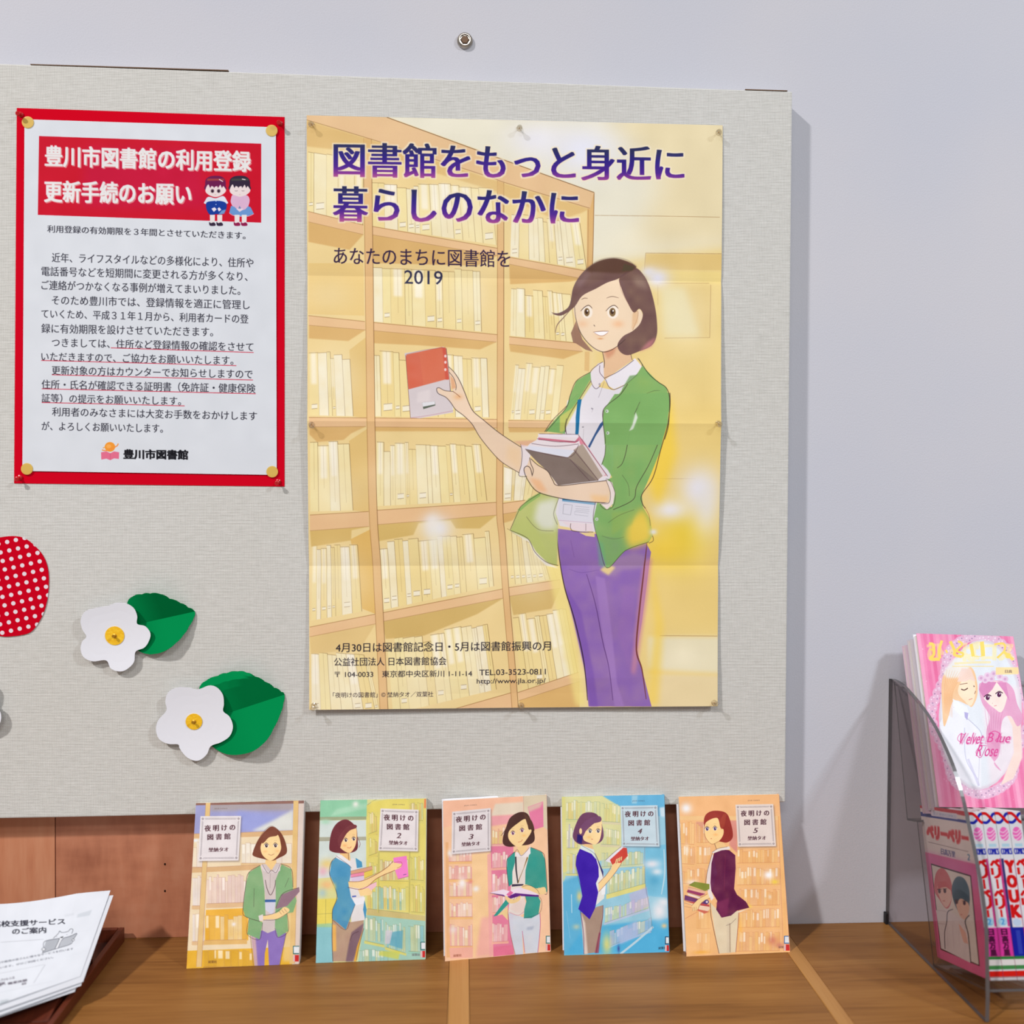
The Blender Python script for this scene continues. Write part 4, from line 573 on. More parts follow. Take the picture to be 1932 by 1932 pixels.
    P([(460, 270), (380, 310), (362, 400), (400, 560), (520, 580), (600, 590), (655, 530), (630, 380), (580, 290)], (150, 54, 48), sm=True); P([(375, 400), (420, 360), (500, 345), (530, 440), (560, 460), (555, 520), (510, 580), (440, 605), (390, 560), (370, 480)], (248, 212, 150), sm=True); P([(365, 400), (375, 320), (460, 290), (520, 330), (440, 350), (375, 390)], (156, 58, 50), sm=True); P([(560, 300), (590, 300), (570, 420), (540, 460), (520, 380)], (170, 76, 56), .6, blur=6)
    eyes(C, [(395, 452), (475, 450)], (80, 60, 110), 15); L([(430, 550), (445, 552)], 5, (190, 80, 60), .8); L([(365, 440), (375, 530), (440, 605), (510, 580)], 4, (150, 90, 60), .8); C.blob(480, 510, 26, 16, (248, 180, 110), .7)
    plate(C, [(680, 210), (1060, 208), (1090, 632), (705, 635)], (735, 1018, 300, 296), (772, 990, 390, 386), ('5', 885, 472), (805, 988, 550, 547), (226, 212, 204)); C.text('双葉社', 1120, 1650, 1200, 1650, 24, (130, 90, 80), bx=3); C.text('JOUR COMICS', 803, 172, 925, 171, 13, (110, 80, 70))
    sticker(C, 1210, 1575, (70, 110, 170)); C.grain(.02, .02, 30); return C
# ---------------------------------------------------------------- books in the acrylic holder, and the leaflet
def cover_pink():
    C = Canvas([(1722.3, 1196.9), (1905.5, 1207.0), (1965.4, 1532.0), (1771.8, 1524.9)], 420, 670, (232, 140, 180), 21); C.view(1632, 1180, 5.083); P, L = C.poly, C.line; r = random.Random(4)
    for i in range(16):
        a, b = (460+i*60, 85+i*3), (710+i*64, 1750+i*3); P([a, (a[0]+34, a[1]), (b[0]+36, b[1]), b], r.choice([(222, 104, 152), (238, 170, 200), (226, 120, 166), (236, 156, 186)]), .75, blur=4)
    for i in range(90): C.ell(r.uniform(480, 1500), r.uniform(110, 1720), r.uniform(2, 6), r.uniform(2, 6), (246, 214, 230), .6)
    cx, cy_ = 1090, 880
    for i in range(64):
        t = i/64*2*math.pi; x, y = cx+430*math.cos(t)*(1+.10*math.cos(6*t))+40*math.sin(t), cy_+760*math.sin(t); C.ell(x, y, 52, 52, (222, 190, 214), .75)
        for k in range(5): q = t*7+k*1.3; C.ell(x+30*math.cos(q), y+30*math.sin(q), 7, 7, (150, 120, 160) if k % 2 else (244, 232, 242), .8)
    C.ell(cx, cy_, 400, 720, (214, 206, 218)); C.ell(cx, cy_, 375, 695, (222, 228, 236), blur=14); P([(1090, 600), (1460, 620), (1500, 1300), (1200, 1560)], (236, 222, 230), .7, blur=40)
    # a couple in pale clothes, drawn plainly
    P([(1330, 860), (1400, 1000), (1420, 1250), (1300, 1560), (1420, 1500), (1500, 1300), (1480, 1000)], (240, 216, 208), blur=6); P([(700, 950), (820, 740), (960, 900), (1100, 1060), (1110, 1580), (900, 1480), (760, 1250)], (232, 234, 242), blur=4)
    L([(830, 800), (950, 900), (1080, 1020), (1110, 1090)], 4, (150, 150, 190), .8); L([(940, 1000), (960, 1300), (1080, 1500)], 8, (180, 184, 216), .6); L([(1090, 1100), (1085, 1560)], 4, (160, 160, 190), .5); L([(980, 1300), (1090, 1560)], 22, (196, 194, 224), .6)
    P([(1120, 570), (1070, 600), (1100, 760), (1180, 900), (1150, 1050), (1180, 1250), (1300, 1420), (1230, 1350), (1280, 1250), (1300, 950), (1380, 900), (1450, 1000), (1500, 920), (1440, 780), (1400, 640), (1300, 560)], (224, 160, 196), sm=True, mottle=.2)
    for k in range(7): L([(1130+k*30, 820), (1160+k*20, 1000), (1200+k*16, 1150+k*20)], 5, (196, 110, 160), .45, taper=.6)
    P([(1110, 680), (1220, 560), (1340, 640), (1335, 760), (1290, 860), (1220, 820), (1150, 760)], (244, 226, 218), sm=True); P([(1100, 560), (1240, 570), (1200, 640), (1120, 720), (1070, 640)], (214, 140, 186)); P([(1240, 570), (1330, 580), (1370, 760), (1310, 660)], (214, 140, 186))
    for x, y in ((1090, 530), (1150, 505), (1210, 490), (1270, 520), (1320, 545), (1130, 550), (1190, 540)): C.ell(x, y, 32, 30, (226, 200, 222)); C.ell(x, y, 14, 14, (206, 160, 200), .8)
    for x, y in ((1155, 718), (1265, 692)): C.ell(x, y, 26, 26, (250, 246, 248)); C.ell(x+2, y, 20, 24, (90, 40, 80)); C.ell(x+8, y-8, 6, 6, (250, 250, 250)); L([(x-34, y-8), (x, y-30), (x+36, y-14)], 8, (60, 24, 50))
    L([(1220, 800), (1245, 795)], 6, (220, 140, 150)); L([(1203, 770), (1205, 776)], 4, (180, 120, 120))
    P([(1000, 430), (880, 400), (760, 440), (712, 560), (720, 780), (740, 980), (780, 900), (830, 740), (960, 780), (1010, 800), (1055, 700), (1050, 560)], (240, 196, 150), sm=True, mottle=.15); P([(720, 470), (820, 330), (900, 330), (980, 420), (900, 520), (760, 520)], (232, 232, 230), .9, blur=20); P([(900, 560), (1010, 520), (1040, 660), (1000, 790), (930, 740), (870, 660)], (248, 224, 196), sm=True)
    for k in range(8): L([(760+k*26, 440+k*4), (740+k*12, 640), (750+k*10, 860+k*6)], 5, (226, 150, 96), .5, taper=.6)
    P([(900, 430), (990, 440), (1040, 560), (980, 540), (940, 560), (860, 560)], (236, 210, 200), .9, blur=6); L([(900, 630), (930, 640), (965, 622)], 9, (70, 40, 40)); L([(885, 585), (960, 575)], 5, (110, 70, 60)); L([(1020, 600), (1026, 612)], 8, (70, 40, 40)); L([(1040, 650), (1030, 680)], 5, (130, 80, 70)); L([(975, 735), (1010, 722)], 5, (190, 110, 100)); P([(820, 720), (960, 800), (990, 900), (940, 920), (840, 830)], (234, 238, 244)); P([(935, 850), (975, 860), (965, 930), (940, 900)], (180, 176, 220))
    G = (246, 214, 110)
    C.text('ひ・ばロス', 572, 262, 1400, 280, 180, (250, 232, 150), .5, bx=26, by=10)
    for q, wd in (([(580, 190), (620, 200), (630, 290), (600, 330), (690, 340)], 30), ([(590, 240), (640, 255)], 14), ([(705, 160), (680, 260), (690, 330)], 26), ([(745, 270), (760, 262)], 34), ([(785, 170), (830, 260), (830, 300), (900, 320)], 28), ([(860, 170), (900, 200), (850, 260), (910, 290), (900, 320)], 22), ([(985, 200), (1010, 320)], 32), ([(1090, 180), (1105, 320)], 38), ([(1020, 320), (1090, 322)], 6), ([(1210, 210), (1300, 205), (1310, 270), (1240, 340)], 20), ([(1300, 280), (1350, 325), (1395, 360)], 26)): L(q, wd, G, 1)
    C.ell(1345, 322, 26, 26, G); L([(830, 385), (1000, 378), (1180, 380)], 22, (238, 226, 180), .9); L([(810, 410), (1210, 420)], 10, (236, 220, 170), .9); P([(1230, 430), (1450, 435), (1450, 500), (1230, 500)], (244, 218, 160), .95); C.text('日高', 1320, 470, 1385, 472, 30, (110, 90, 90), bx=2)
    R = (214, 80, 150)
    C.text('Velvet Blue', 900, 1110, 1395, 1112, 110, (222, 150, 190), .6, bx=6, shear=.3); C.text('V elvet', 890, 1105, 1125, 1105, 110, R, bx=2, shear=.3); C.text('B lue', 1170, 1100, 1385, 1110, 90, R, bx=2, shear=.3); C.text('R ose', 1070, 1220, 1270, 1230, 110, R, bx=2, shear=.3)
    L([(950, 1070), (900, 1060), (875, 1110), (920, 1150)], 6, R, .8); L([(1170, 1070), (1230, 1040), (1290, 1080), (1240, 1130), (1290, 1140)], 9, R, .8); L([(1160, 1180), (1100, 1180), (1055, 1240), (1100, 1290), (1150, 1190)], 7, R, .8)
    C.grain(.02, .02, 30); return C
def cover_manga():
    C = Canvas([(1745, 1529), (1831, 1539), (1870, 1857.7), (1768.4, 1821)], 330, 510, (236, 232, 226), 22); C.view(1632, 1500, 4.473); P, L = C.poly, C.line
    P([(500, 120), (800, 165), (890, 170), (900, 215), (800, 195), (580, 158), (505, 150)], (206, 40, 50)); P([(508, 180), (590, 195), (600, 210), (800, 230), (900, 245), (905, 268), (790, 250), (600, 225), (510, 212)], (40, 60, 150)); P([(590, 165), (800, 190), (805, 235), (600, 210)], (226, 226, 236)); C.text('花とゆめCOMICS', 612, 190, 790, 212, 26, (170, 190, 220), bx=3)
    C.text('ベリーベリー', 558, 335, 882, 385, 96, (232, 150, 150), bx=22, by=18); C.text('ベリーベリー', 558, 335, 882, 385, 88, (216, 44, 50), bx=13, by=10); L([(562, 420), (885, 487)], 3, (90, 80, 80)); C.text('日高万里', 667, 492, 780, 515, 50, (50, 60, 130), bx=4); C.text('2', 878, 530, 898, 533, 50, (40, 120, 160), bx=3)
    P([(530, 505), (940, 585), (1080, 1620), (600, 1440)], (230, 110, 160)); P([(540, 505), (940, 585), (960, 800), (560, 700)], (222, 120, 190), .6, blur=40)
    P([(580, 598), (905, 680), (975, 1475), (640, 1360)], (50, 30, 40)); P([(586, 610), (898, 690), (966, 1462), (645, 1350)], (232, 230, 220))
    P([(600, 820), (620, 680), (670, 632), (720, 680), (750, 780), (740, 920), (700, 980), (640, 900)], (214, 110, 116), sm=True, mottle=.15); P([(630, 790), (720, 780), (745, 880), (700, 970), (650, 900)], (244, 206, 190), sm=True); P([(625, 830), (640, 750), (700, 740), (745, 820), (700, 790), (660, 800)], (214, 106, 110))
    P([(750, 780), (790, 700), (850, 710), (890, 800), (890, 940), (860, 1060), (790, 980), (755, 880)], (70, 110, 130), sm=True, mottle=.15); P([(780, 900), (860, 890), (890, 960), (860, 1060), (810, 1030)], (240, 200, 176), sm=True); P([(755, 860), (800, 800), (890, 860), (880, 910), (820, 880), (780, 930)], (66, 100, 116), sm=True)
    for x, y in ((645, 832), (690, 826), (785, 915), (850, 918)): C.ell(x, y, 12, 18, (80, 46, 60)); L([(x-18, y-16), (x+18, y-20)], 5, (60, 30, 40))
    L([(670, 915), (690, 912)], 5, (190, 90, 90)); L([(815, 1022), (832, 1022)], 5, (190, 90, 90))
    P([(610, 1000), (700, 980), (860, 1080), (900, 1455), (650, 1350)], (232, 228, 226)); P([(800, 1100), (860, 1180), (880, 1280), (840, 1270), (810, 1160)], (238, 190, 170), .9)
    L([(755, 980), (710, 1010), (700, 1100), (680, 1200), (680, 1350)], 6, (60, 60, 80)); L([(890, 1020), (855, 1080), (880, 1200), (900, 1455)], 8, (50, 50, 66)); L([(610, 1000), (700, 1005)], 3, (190, 180, 180)); L([(615, 1120), (690, 1120)], 3, (190, 180, 180))
    for k in range(4): L([(700+k*50, 1120), (705+k*50, 1330)], 3, (200, 190, 190), .6)
    C.grain(.02, .02, 30); return C
def spine_manga(kind):
    C = Canvas([(0, 0), (15, 0), (15, 174), (0, 174)], 75, 870, (226, 226, 232), 23+kind); C.view(0, 0, 1); P, L = C.poly, C.line
    R, B = (214, 20, 24), (30, 40, 170)
    L([(0, 11.5), (4, 11.8), (8, 9), (12, 3.5), (15, 2.2)], 3, B); L([(0, 2), (4, 2.2), (8, 5.5), (12, 10.5), (15, 12)], 3.3, R)
    C.ell(7.6, 24, 5.4, 7.4, (240, 110, 190))
    for k in range(3): L([(2.5, 21+k*4.5), (7, 22.5+k*3.6), (13, 18+k*3.4)], 1.1, (246, 214, 234), .9)
    L([(3, 36), (12, 36)], 3.4, (150, 206, 232), .6); C.text('COMICS', 1.2, 42.5, 13.8, 42.5, 6.5, B, bx=.9)
    if kind == 0:
        P([(12.6, 50), (15, 50), (15, 120), (12.6, 120)], (206, 40, 130), .9)
        y = 51
        for ch, hh in (('ベ', 8), ('リ', 10), ('|', 10), ('ベ', 8), ('リ', 10), ('|', 10)):
            if ch == '|': L([(7.2, y), (7.2, y+hh)], 2.6, R, 1, False)
            else: C.text(ch, 2.2, y+hh/2, 12.4, y+hh/2, hh, R, bx=1.7, by=1.2)
            y += hh+1.2
        C.ell(7.5, 115, 5.2, 4.6, (170, 214, 236)); C.text('2', 5.6, 115, 9.4, 115, 6, (70, 150, 214), bx=.8)
        P([(0, 121), (15, 121), (15, 150), (0, 150)], (220, 60, 160)); y = 122.5
        for ch in '日高万里': C.text(ch, 4.2, y+3, 10.8, y+3, 5.8, (80, 14, 60), bx=1.1, by=.8); y += 6.9
    else:
        P([(0, 50), (2.6, 50), (2.6, 122), (0, 122)], (50, 50, 120)); P([(2.6, 50), (15, 50), (15, 118), (2.6, 118)], (232, 222, 230)); y = 52
        for ch in 'YOUK': C.text(ch, 4, y+6.5, 14, y+6.5, 12, R, bx=2.4, by=1.6); y += 15.4
        C.ell(8.5, 116, 5, 4, (196, 214, 240)); P([(0, 121), (15, 121), (15, 150), (0, 150)], (24, 30, 160)); L([(8, 124), (8, 148)], 5, (60, 80, 190), .7)
    P([(0, 150), (15, 150), (15, 153), (0, 153)], (50, 130, 60)); P([(0, 153), (15, 153), (15, 159), (0, 159)], (230, 224, 222)); P([(0, 159), (15, 159), (15, 163), (0, 163)], (70, 140, 76)); P([(0, 164.5), (15, 164.5), (15, 171), (0, 171)], (220, 30, 20))
    return C
def paint_leaflet():
    C = Canvas([tuple(p) for p in LEAF_Q], 720, 660, (226, 230, 238), 25); C.view(0, 1640, 6.615); P, L = C.poly, C.line; K = (50, 50, 62)
    C.text('市内中学高校支援サービス', -560, 708, 812, 650, 74, K, bx=5, by=3); C.text('のご案内', 155, 778, 575, 757, 76, K, bx=5, by=3)
    L([(10, 912), (540, 875)], 3, (120, 120, 130), .8); P([(970, 560), (1150, 505), (1120, 575), (960, 605)], (206, 212, 220), .9, blur=12); P([(800, 570), (930, 545), (920, 575), (810, 595)], (216, 220, 228), .9, blur=12)
    # an open grey book with two round ears peeping over it
    P([(575, 890), (745, 862), (700, 990), (530, 1045), (555, 960)], (178, 182, 190)); P([(790, 862), (960, 800), (880, 935), (725, 985)], (184, 188, 196)); P([(745, 862), (790, 856), (725, 985), (690, 993)], (226, 228, 234))
    for q in ([(530, 1045), (545, 990), (560, 900), (745, 862)], [(790, 858), (880, 835), (960, 800), (920, 870), (880, 935), (725, 985), (530, 1045)], [(745, 862), (720, 920), (685, 992)], [(790, 860), (760, 905), (725, 985)], [(665, 862), (730, 800), (745, 770), (775, 790), (850, 775), (880, 745), (912, 755), (895, 805)]): L(q, 6, (70, 74, 84), .95)
    C.ell(543, 998, 26, 20, (226, 228, 234)); L([(518, 998), (543, 978), (570, 998), (543, 1018), (518, 998)], 5, (70, 74, 84)); C.ell(912, 882, 18, 14, (226, 228, 234)); L([(895, 885), (912, 868), (930, 882), (912, 897), (895, 885)], 5, (70, 74, 84))
    P([(745, 850), (795, 836), (775, 860)], (30, 30, 36)); L([(700, 838), (712, 842)], 4, (90, 94, 104)); L([(828, 815), (840, 818)], 4, (90, 94, 104))
    for t, a, b in (('中高生の生徒や教員の皆さんに様々なサービスを行います', (-260, 1215), (915, 990)), ('支援しています。ぜひご利用ください。', (-200, 1270), (665, 1098))): C.text(t, a[0], a[1], b[0], b[1], 26, (90, 92, 104), bx=2)
    L([(-200, 1340), (550, 1190)], 3, (150, 152, 160), .8); L([(565, 1190), (420, 1420)], 4, (130, 132, 142), .8); L([(-100, 1560), (640, 1400)], 3, (196, 200, 208), .8)
    for t, a, b in (('●レファレンス', (-60, 1400), (180, 1352)), ('●出張', (-60, 1440), (60, 1420)), ('●図書見学・職業体験', (-260, 1500), (340, 1382)), ('ほか', (275, 1432), (330, 1422))): C.text(t, a[0], a[1], b[0], b[1], 30, (70, 60, 74), bx=4)
    L([(700, 800), (1100, 765)], 3, (214, 218, 226), .8); L([(1130, 940), (1240, 720)], 4, (206, 210, 220), .8); P([(0, 1640), (110, 1620), (90, 1680), (0, 1690)], (180, 190, 196), .7, blur=20)
    C.grain(.006, .012, 60); return C
# ---------------------------------------------------------------- materials
MATS = {}
def mat(name, col, rough=.5, spec=.5, metal=0, build=None, **kw):
    if name in MATS: return MATS[name]
    m = bpy.data.materials.new(name); m.use_nodes = True; nt = m.node_tree; b = nt.nodes['Principled BSDF']
    b.inputs['Base Color'].default_value = (*col, 1); b.inputs['Roughness'].default_value = rough; b.inputs['Specular IOR Level'].default_value = spec; b.inputs['Metallic'].default_value = metal
    for k, v in kw.items(): b.inputs[k.replace('_', ' ')].default_value = v
    if build: build(nt, b)
    MATS[name] = m; return m
def S(r, g, b):
    f = lambda c: (c/255/12.92) if c <= 10 else ((c/255+.055)/1.055)**2.4
    return (f(r), f(g), f(b))
def N(nt, t, **kw):
    n = nt.nodes.new(t)
    for k, v in kw.items():
        if k in n.inputs: n.inputs[k].default_value = v
        else: setattr(n, k, v)
    return n
def coords(nt, scale=(1, 1, 1), rot=(0, 0, 0), kind='Object'):
    tc = N(nt, 'ShaderNodeTexCoord'); mp = N(nt, 'ShaderNodeMapping'); mp.inputs['Scale'].default_value = scale; mp.inputs['Rotation'].default_value = rot
    nt.links.new(tc.outputs[kind], mp.inputs['Vector']); return mp.outputs['Vector']
def noise(nt, vec, scale, detail=3, rough=.5):
    n = N(nt, 'ShaderNodeTexNoise', Scale=scale, Detail=detail, Roughness=rough); nt.links.new(vec, n.inputs['Vector']); return n.outputs['Fac']
def ramp(nt, fac, stops):
    r = N(nt, 'ShaderNodeValToRGB'); e = r.color_ramp.elements
    while len(e) < len(stops): e.new(.5)
    for q, (p, c) in zip(e, stops): q.position = p; q.color = (*c, 1) if len(c) == 3 else c
    nt.links.new(fac, r.inputs['Fac']); return r.outputs['Color']
def math_(nt, op, a, b=None):
    n = N(nt, 'ShaderNodeMath', operation=op)
    for i, v in enumerate((a, b)):
        if v is None: continue
        if isinstance(v, (int, float)): n.inputs[i].default_value = v
        else: nt.links.new(v, n.inputs[i])
    return n.outputs[0]
def bump(nt, b, h, dist, strength=1):
    n = N(nt, 'ShaderNodeBump', Strength=strength, Distance=dist); nt.links.new(h, n.inputs['Height']); nt.links.new(n.outputs['Normal'], b.inputs['Normal'])
def b_wall(nt, b):
    v = coords(nt); f = noise(nt, v, 3.0, 3); c = ramp(nt, f, [(.35, S(194, 196, 206)), (.65, S(199, 199, 206))])
    s = noise(nt, v, 60, 4, .7); c2 = ramp(nt, s, [(.76, (1, 1, 1)), (.80, (.88, .86, .84))])
    m = N(nt, 'ShaderNodeMix', data_type='RGBA', blend_type='MULTIPLY'); m.inputs[0].default_value = 1; nt.links.new(c, m.inputs[6]); nt.links.new(c2, m.inputs[7]); nt.links.new(m.outputs[2], b.inputs['Base Color'])
    bump(nt, b, noise(nt, v, 500, 3), .0006, .35)
def b_cloth(nt, b):
    # woven linen: warp and weft threads 2 mm apart with slubs
    n1 = noise(nt, coords(nt, (60, 1, 420)), 1, 3); n2 = noise(nt, coords(nt, (420, 1, 90)), 1, 2); v = coords(nt)
    def wave(axis, per):
        sx = N(nt, 'ShaderNodeSeparateXYZ'); nt.links.new(v, sx.inputs[0]); w_ = noise(nt, v, 90, 2)
        p = math_(nt, 'ADD', math_(nt, 'MULTIPLY', sx.outputs[axis], 2*math.pi/per), math_(nt, 'MULTIPLY', w_, 3.0)); return math_(nt, 'ADD', math_(nt, 'MULTIPLY', math_(nt, 'SINE', p), .5), .5)
    wx, wz = wave(0, .0021), wave(2, .0019)
    h = math_(nt, 'ADD', math_(nt, 'MULTIPLY', math_(nt, 'ADD', math_(nt, 'MULTIPLY', wx, .8), math_(nt, 'MULTIPLY', wz, 1.5)), .42), math_(nt, 'ADD', math_(nt, 'MULTIPLY', n1, .9), math_(nt, 'MULTIPLY', n2, .5)))
    c = ramp(nt, h, [(.1, S(164, 163, 157)), (.38, S(197, 197, 193)), (.5, S(205, 205, 201)), (.66, S(215, 215, 212)), (.9, S(236, 236, 233))])
    hh = math_(nt, 'MULTIPLY', h, .42); nt.nodes[-1]; r = c.node; nt.links.new(hh, r.inputs['Fac'])
    big = ramp(nt, noise(nt, v, 2.2, 3), [(.3, (.965, .955, .93)), (.7, (1, 1, 1))])
    m = N(nt, 'ShaderNodeMix', data_type='RGBA', blend_type='MULTIPLY'); m.inputs[0].default_value = 1; nt.links.new(c, m.inputs[6]); nt.links.new(big, m.inputs[7]); nt.links.new(m.outputs[2], b.inputs['Base Color'])
    bump(nt, b, h, .0006, .5)
def b_wood(cols, sc, ax=(1, 14, 14), fine=(3, 160, 160)):
    def f(nt, b):
        a = noise(nt, coords(nt, tuple(s*sc for s in ax)), 1, 5, .6); g = noise(nt, coords(nt, fine), 1.6, 3, .6)
        h = math_(nt, 'ADD', math_(nt, 'MULTIPLY', a, .62), math_(nt, 'MULTIPLY', g, .38)); c = ramp(nt, h, [(.3, cols[0]), (.5, cols[1]), (.7, cols[2])]); nt.links.new(c, b.inputs['Base Color']); bump(nt, b, g, .0002, .3)
    return f
def b_paper(nt, b): bump(nt, b, noise(nt, coords(nt), 900, 2), .0001, .25)
def b_dots(nt, b):
    # printed polka dots on a turned square grid, 10.4 mm apart
    v = coords(nt, (1, 1, 1), (0, math.radians(13.5), 0)); sx = N(nt, 'ShaderNodeSeparateXYZ'); nt.links.new(v, sx.inputs[0]); q = []
    for i, o in ((0, .30), (2, .42)): q.append(math_(nt, 'SUBTRACT', math_(nt, 'FRACT', math_(nt, 'ADD', math_(nt, 'MULTIPLY', sx.outputs[i], 1/.0106), o+100)), .5))
    d = math_(nt, 'ADD', math_(nt, 'MULTIPLY', q[0], q[0]), math_(nt, 'MULTIPLY', q[1], q[1])); c = ramp(nt, math_(nt, 'MULTIPLY', d, 4), [(.21, S(226, 214, 222)), (.25, S(196, 2, 30))]); nt.links.new(c, b.inputs['Base Color'])
def b_marker(nt, b): nt.links.new(ramp(nt, noise(nt, coords(nt, (1, 1, 4)), 300, 3), [(.35, S(236, 178, 20)), (.65, S(250, 206, 50))]), b.inputs['Base Color'])
wall_m = mat('wall_paint', S(200, 202, 208), .8, .15, build=b_wall)
cloth_m = mat('linen_cloth', S(210, 206, 198), .85, .2, build=b_cloth)
panel_m = mat('cherry_veneer', (0, 0, 0), .45, .4, build=b_wood((S(150, 90, 66), S(184, 120, 90), S(200, 142, 112)), 3, (1.5, 2, 5), (30, 60, 8)))
panel2_m = mat('cherry_veneer_pale', (0, 0, 0), .45, .4, build=b_wood((S(164, 98, 70), S(192, 126, 92), S(204, 144, 110)), 3, (6, 2, 1), (60, 60, 8)))
top_m = mat('counter_veneer', (0, 0, 0), .42, .3, build=b_wood((S(98, 60, 26), S(134, 90, 44), S(152, 108, 58)), 2.2, (1, 12, 12), (6, 260, 200)))
strip_m = mat('strip_veneer', (0, 0, 0), .35, .5, build=b_wood((S(140, 94, 46), S(166, 118, 62), S(176, 130, 74)), 2, (14, 1, 12), (260, 6, 200)))
tray_m = mat('dark_lacquer', (0, 0, 0), .35, .5, build=b_wood((S(60, 22, 12), S(84, 34, 18), S(100, 44, 24)), 2, (14, 1, 12), (160, 6, 100)))
red_m = mat('red_paper', S(204, 4, 32), .8, .02, build=b_paper)
white_m = mat('white_paper', S(228, 230, 238), .8, .12, build=b_paper)
page_m = mat('page_edges', S(226, 220, 210), .8, .2, build=lambda nt, b: nt.links.new(ramp(nt, noise(nt, coords(nt, (1, 1500, 1)), 1, 2), [(.3, S(196, 190, 180)), (.7, S(234, 230, 222))]), b.inputs['Base Color']))
green_m = mat('green_paper', S(0, 132, 72), .8, .03, build=b_paper)
dots_m = mat('polka_dot_paper', (1, 0, 0), .8, .02, build=b_dots)
yellow_m = mat('yellow_marker', (1, .8, 0), .55, .3, build=b_marker)
gold_m = mat('amber_plastic', S(232, 196, 96), .35, .4, Alpha=.72)
redpin_m = mat('red_plastic', S(190, 10, 20), .25, .6)
goldpin_m = mat('dull_gold_metal', S(190, 140, 40), .35, .5, .6)
steel_m = mat('brushed_steel', S(180, 172, 162), .25, .5, 1)
dark_m = mat('dark_gap', S(38, 22, 14), .8, .1); black_m = mat('black_rubber', S(22, 22, 26), .5, .4); core_m = mat('board_core', S(120, 96, 78), .8, .2)
floor_m = mat('floor_vinyl', (.3, .27, .24), .5, .4, build=lambda nt, b: nt.links.new(ramp(nt, noise(nt, coords(nt), 4, 4), [(.3, (.26, .23, .2)), (.7, (.34, .3, .27))]), b.inputs['Base Color']))
def clear(name, col, rough=.02, base=.035):
    m = bpy.data.materials.new(name); m.use_nodes = True; nt = m.node_tree; nt.nodes.clear()
    o = N(nt, 'ShaderNodeOutputMaterial'); t = N(nt, 'ShaderNodeBsdfTransparent'); t.inputs['Color'].default_value = (*col, 1); g = N(nt, 'ShaderNodeBsdfGlossy'); g.inputs['Roughness'].default_value = rough; g.inputs['Color'].default_value = (.9, .9, .9, 1)
    f = N(nt, 'ShaderNodeLayerWeight', Blend=.5); fr = math_(nt, 'ADD', math_(nt, 'MULTIPLY', math_(nt, 'POWER', f.outputs['Facing'], 5.0), .9), base); mx = N(nt, 'ShaderNodeMixShader'); nt.links.new(fr, mx.inputs[0]); nt.links.new(t.outputs[0], mx.inputs[1]); nt.links.new(g.outputs[0], mx.inputs[2]); nt.links.new(mx.outputs[0], o.inputs['Surface']); MATS[name] = m; return m
acr_m = clear('smoke_acrylic', (.80, .765, .765)); acr2_m = clear('thin_acrylic', (.93, .92, .92)); pin_m = clear('clear_plastic', (.93, .91, .86), .12, .16)
edge_m = mat('acrylic_edge', S(84, 82, 84), .18, .8, Alpha=.97)
def print_mat(name, canvas, gain=1.0, rough=.42):
    im = canvas.image(name)
    def f(nt, b):
        t = N(nt, 'ShaderNodeTexImage', image=im); t.interpolation = 'Cubic'
        if gain != 1:
            g = N(nt, 'ShaderNodeMix', data_type='RGBA', blend_type='MULTIPLY'); g.inputs[0].default_value = 1; g.inputs[7].default_value = (gain, gain, gain, 1); g.clamp_result = True
            nt.links.new(t.outputs['Color'], g.inputs[6]); nt.links.new(g.outputs[2], b.inputs['Base Color'])
        else: nt.links.new(t.outputs['Color'], b.inputs['Base Color'])
    return mat(name, (1, 1, 1), rough+.15, .08, build=f)
# ---------------------------------------------------------------- building helpers
def link(name, bm, m, parent=None, bevel=0, smooth_=False):
    me = bpy.data.meshes.new(name); bmesh.ops.recalc_face_normals(bm, faces=bm.faces); bm.to_mesh(me); bm.free()
    for x in (m if isinstance(m, (list, tuple)) else [m]): me.materials.append(x)
    if smooth_: me.polygons.foreach_set('use_smooth', [True]*len(me.polygons))
    o = bpy.data.objects.new(name, me); COL.objects.link(o)
    if parent: o.parent = parent
    if bevel:
        md = o.modifiers.new('bevel', 'BEVEL'); md.width = bevel; md.segments = 2; md.limit_method = 'ANGLE'
    return o
def box(bm, a, b, M=None):
    r = bmesh.ops.create_cube(bm, size=1)['verts']
    for v in r:
        v.co = Vector([a[i]+(v.co[i]+.5)*(b[i]-a[i]) for i in range(3)])
        if M: v.co = M @ v.co
    return r
def boxo(name, a, b, m, parent=None, bevel=0, M=None):
    bm = bmesh.new(); box(bm, a, b, M); return link(name, bm, m, parent, bevel)
def tag(o, label, cat, group=None):
    o['label'] = label; o['category'] = cat
    if group: o['group'] = group
    return o
def root(name, loc, label, cat, group=None):
    o = bpy.data.objects.new(name, None); o.empty_display_size = .02; COL.objects.link(o); o.location = loc; return tag(o, label, cat, group)
def adopt(o, parent):
    o.parent = parent; o.matrix_parent_inverse = Matrix.Translation(-Vector(parent.location)); return o
def structure(o): o['kind'] = 'structure'; return o
def lathe(name, prof, m, parent=None, seg=20, M=None):
    bm = bmesh.new(); rings = []
    for r, y in prof: rings.append([bm.verts.new((r*math.cos(2*math.pi*k/seg), -y, r*math.sin(2*math.pi*k/seg))) for k in range(seg)])
    for a, b in zip(rings, rings[1:]):
        for k in range(seg): bm.faces.new((a[k], a[(k+1) % seg], b[(k+1) % seg], b[k]))
    bm.faces.new(rings[0]); bm.faces.new(rings[-1][::-1])
    if M:
        for v in bm.verts: v.co = M @ v.co
    return link(name, bm, m, parent, smooth_=False)
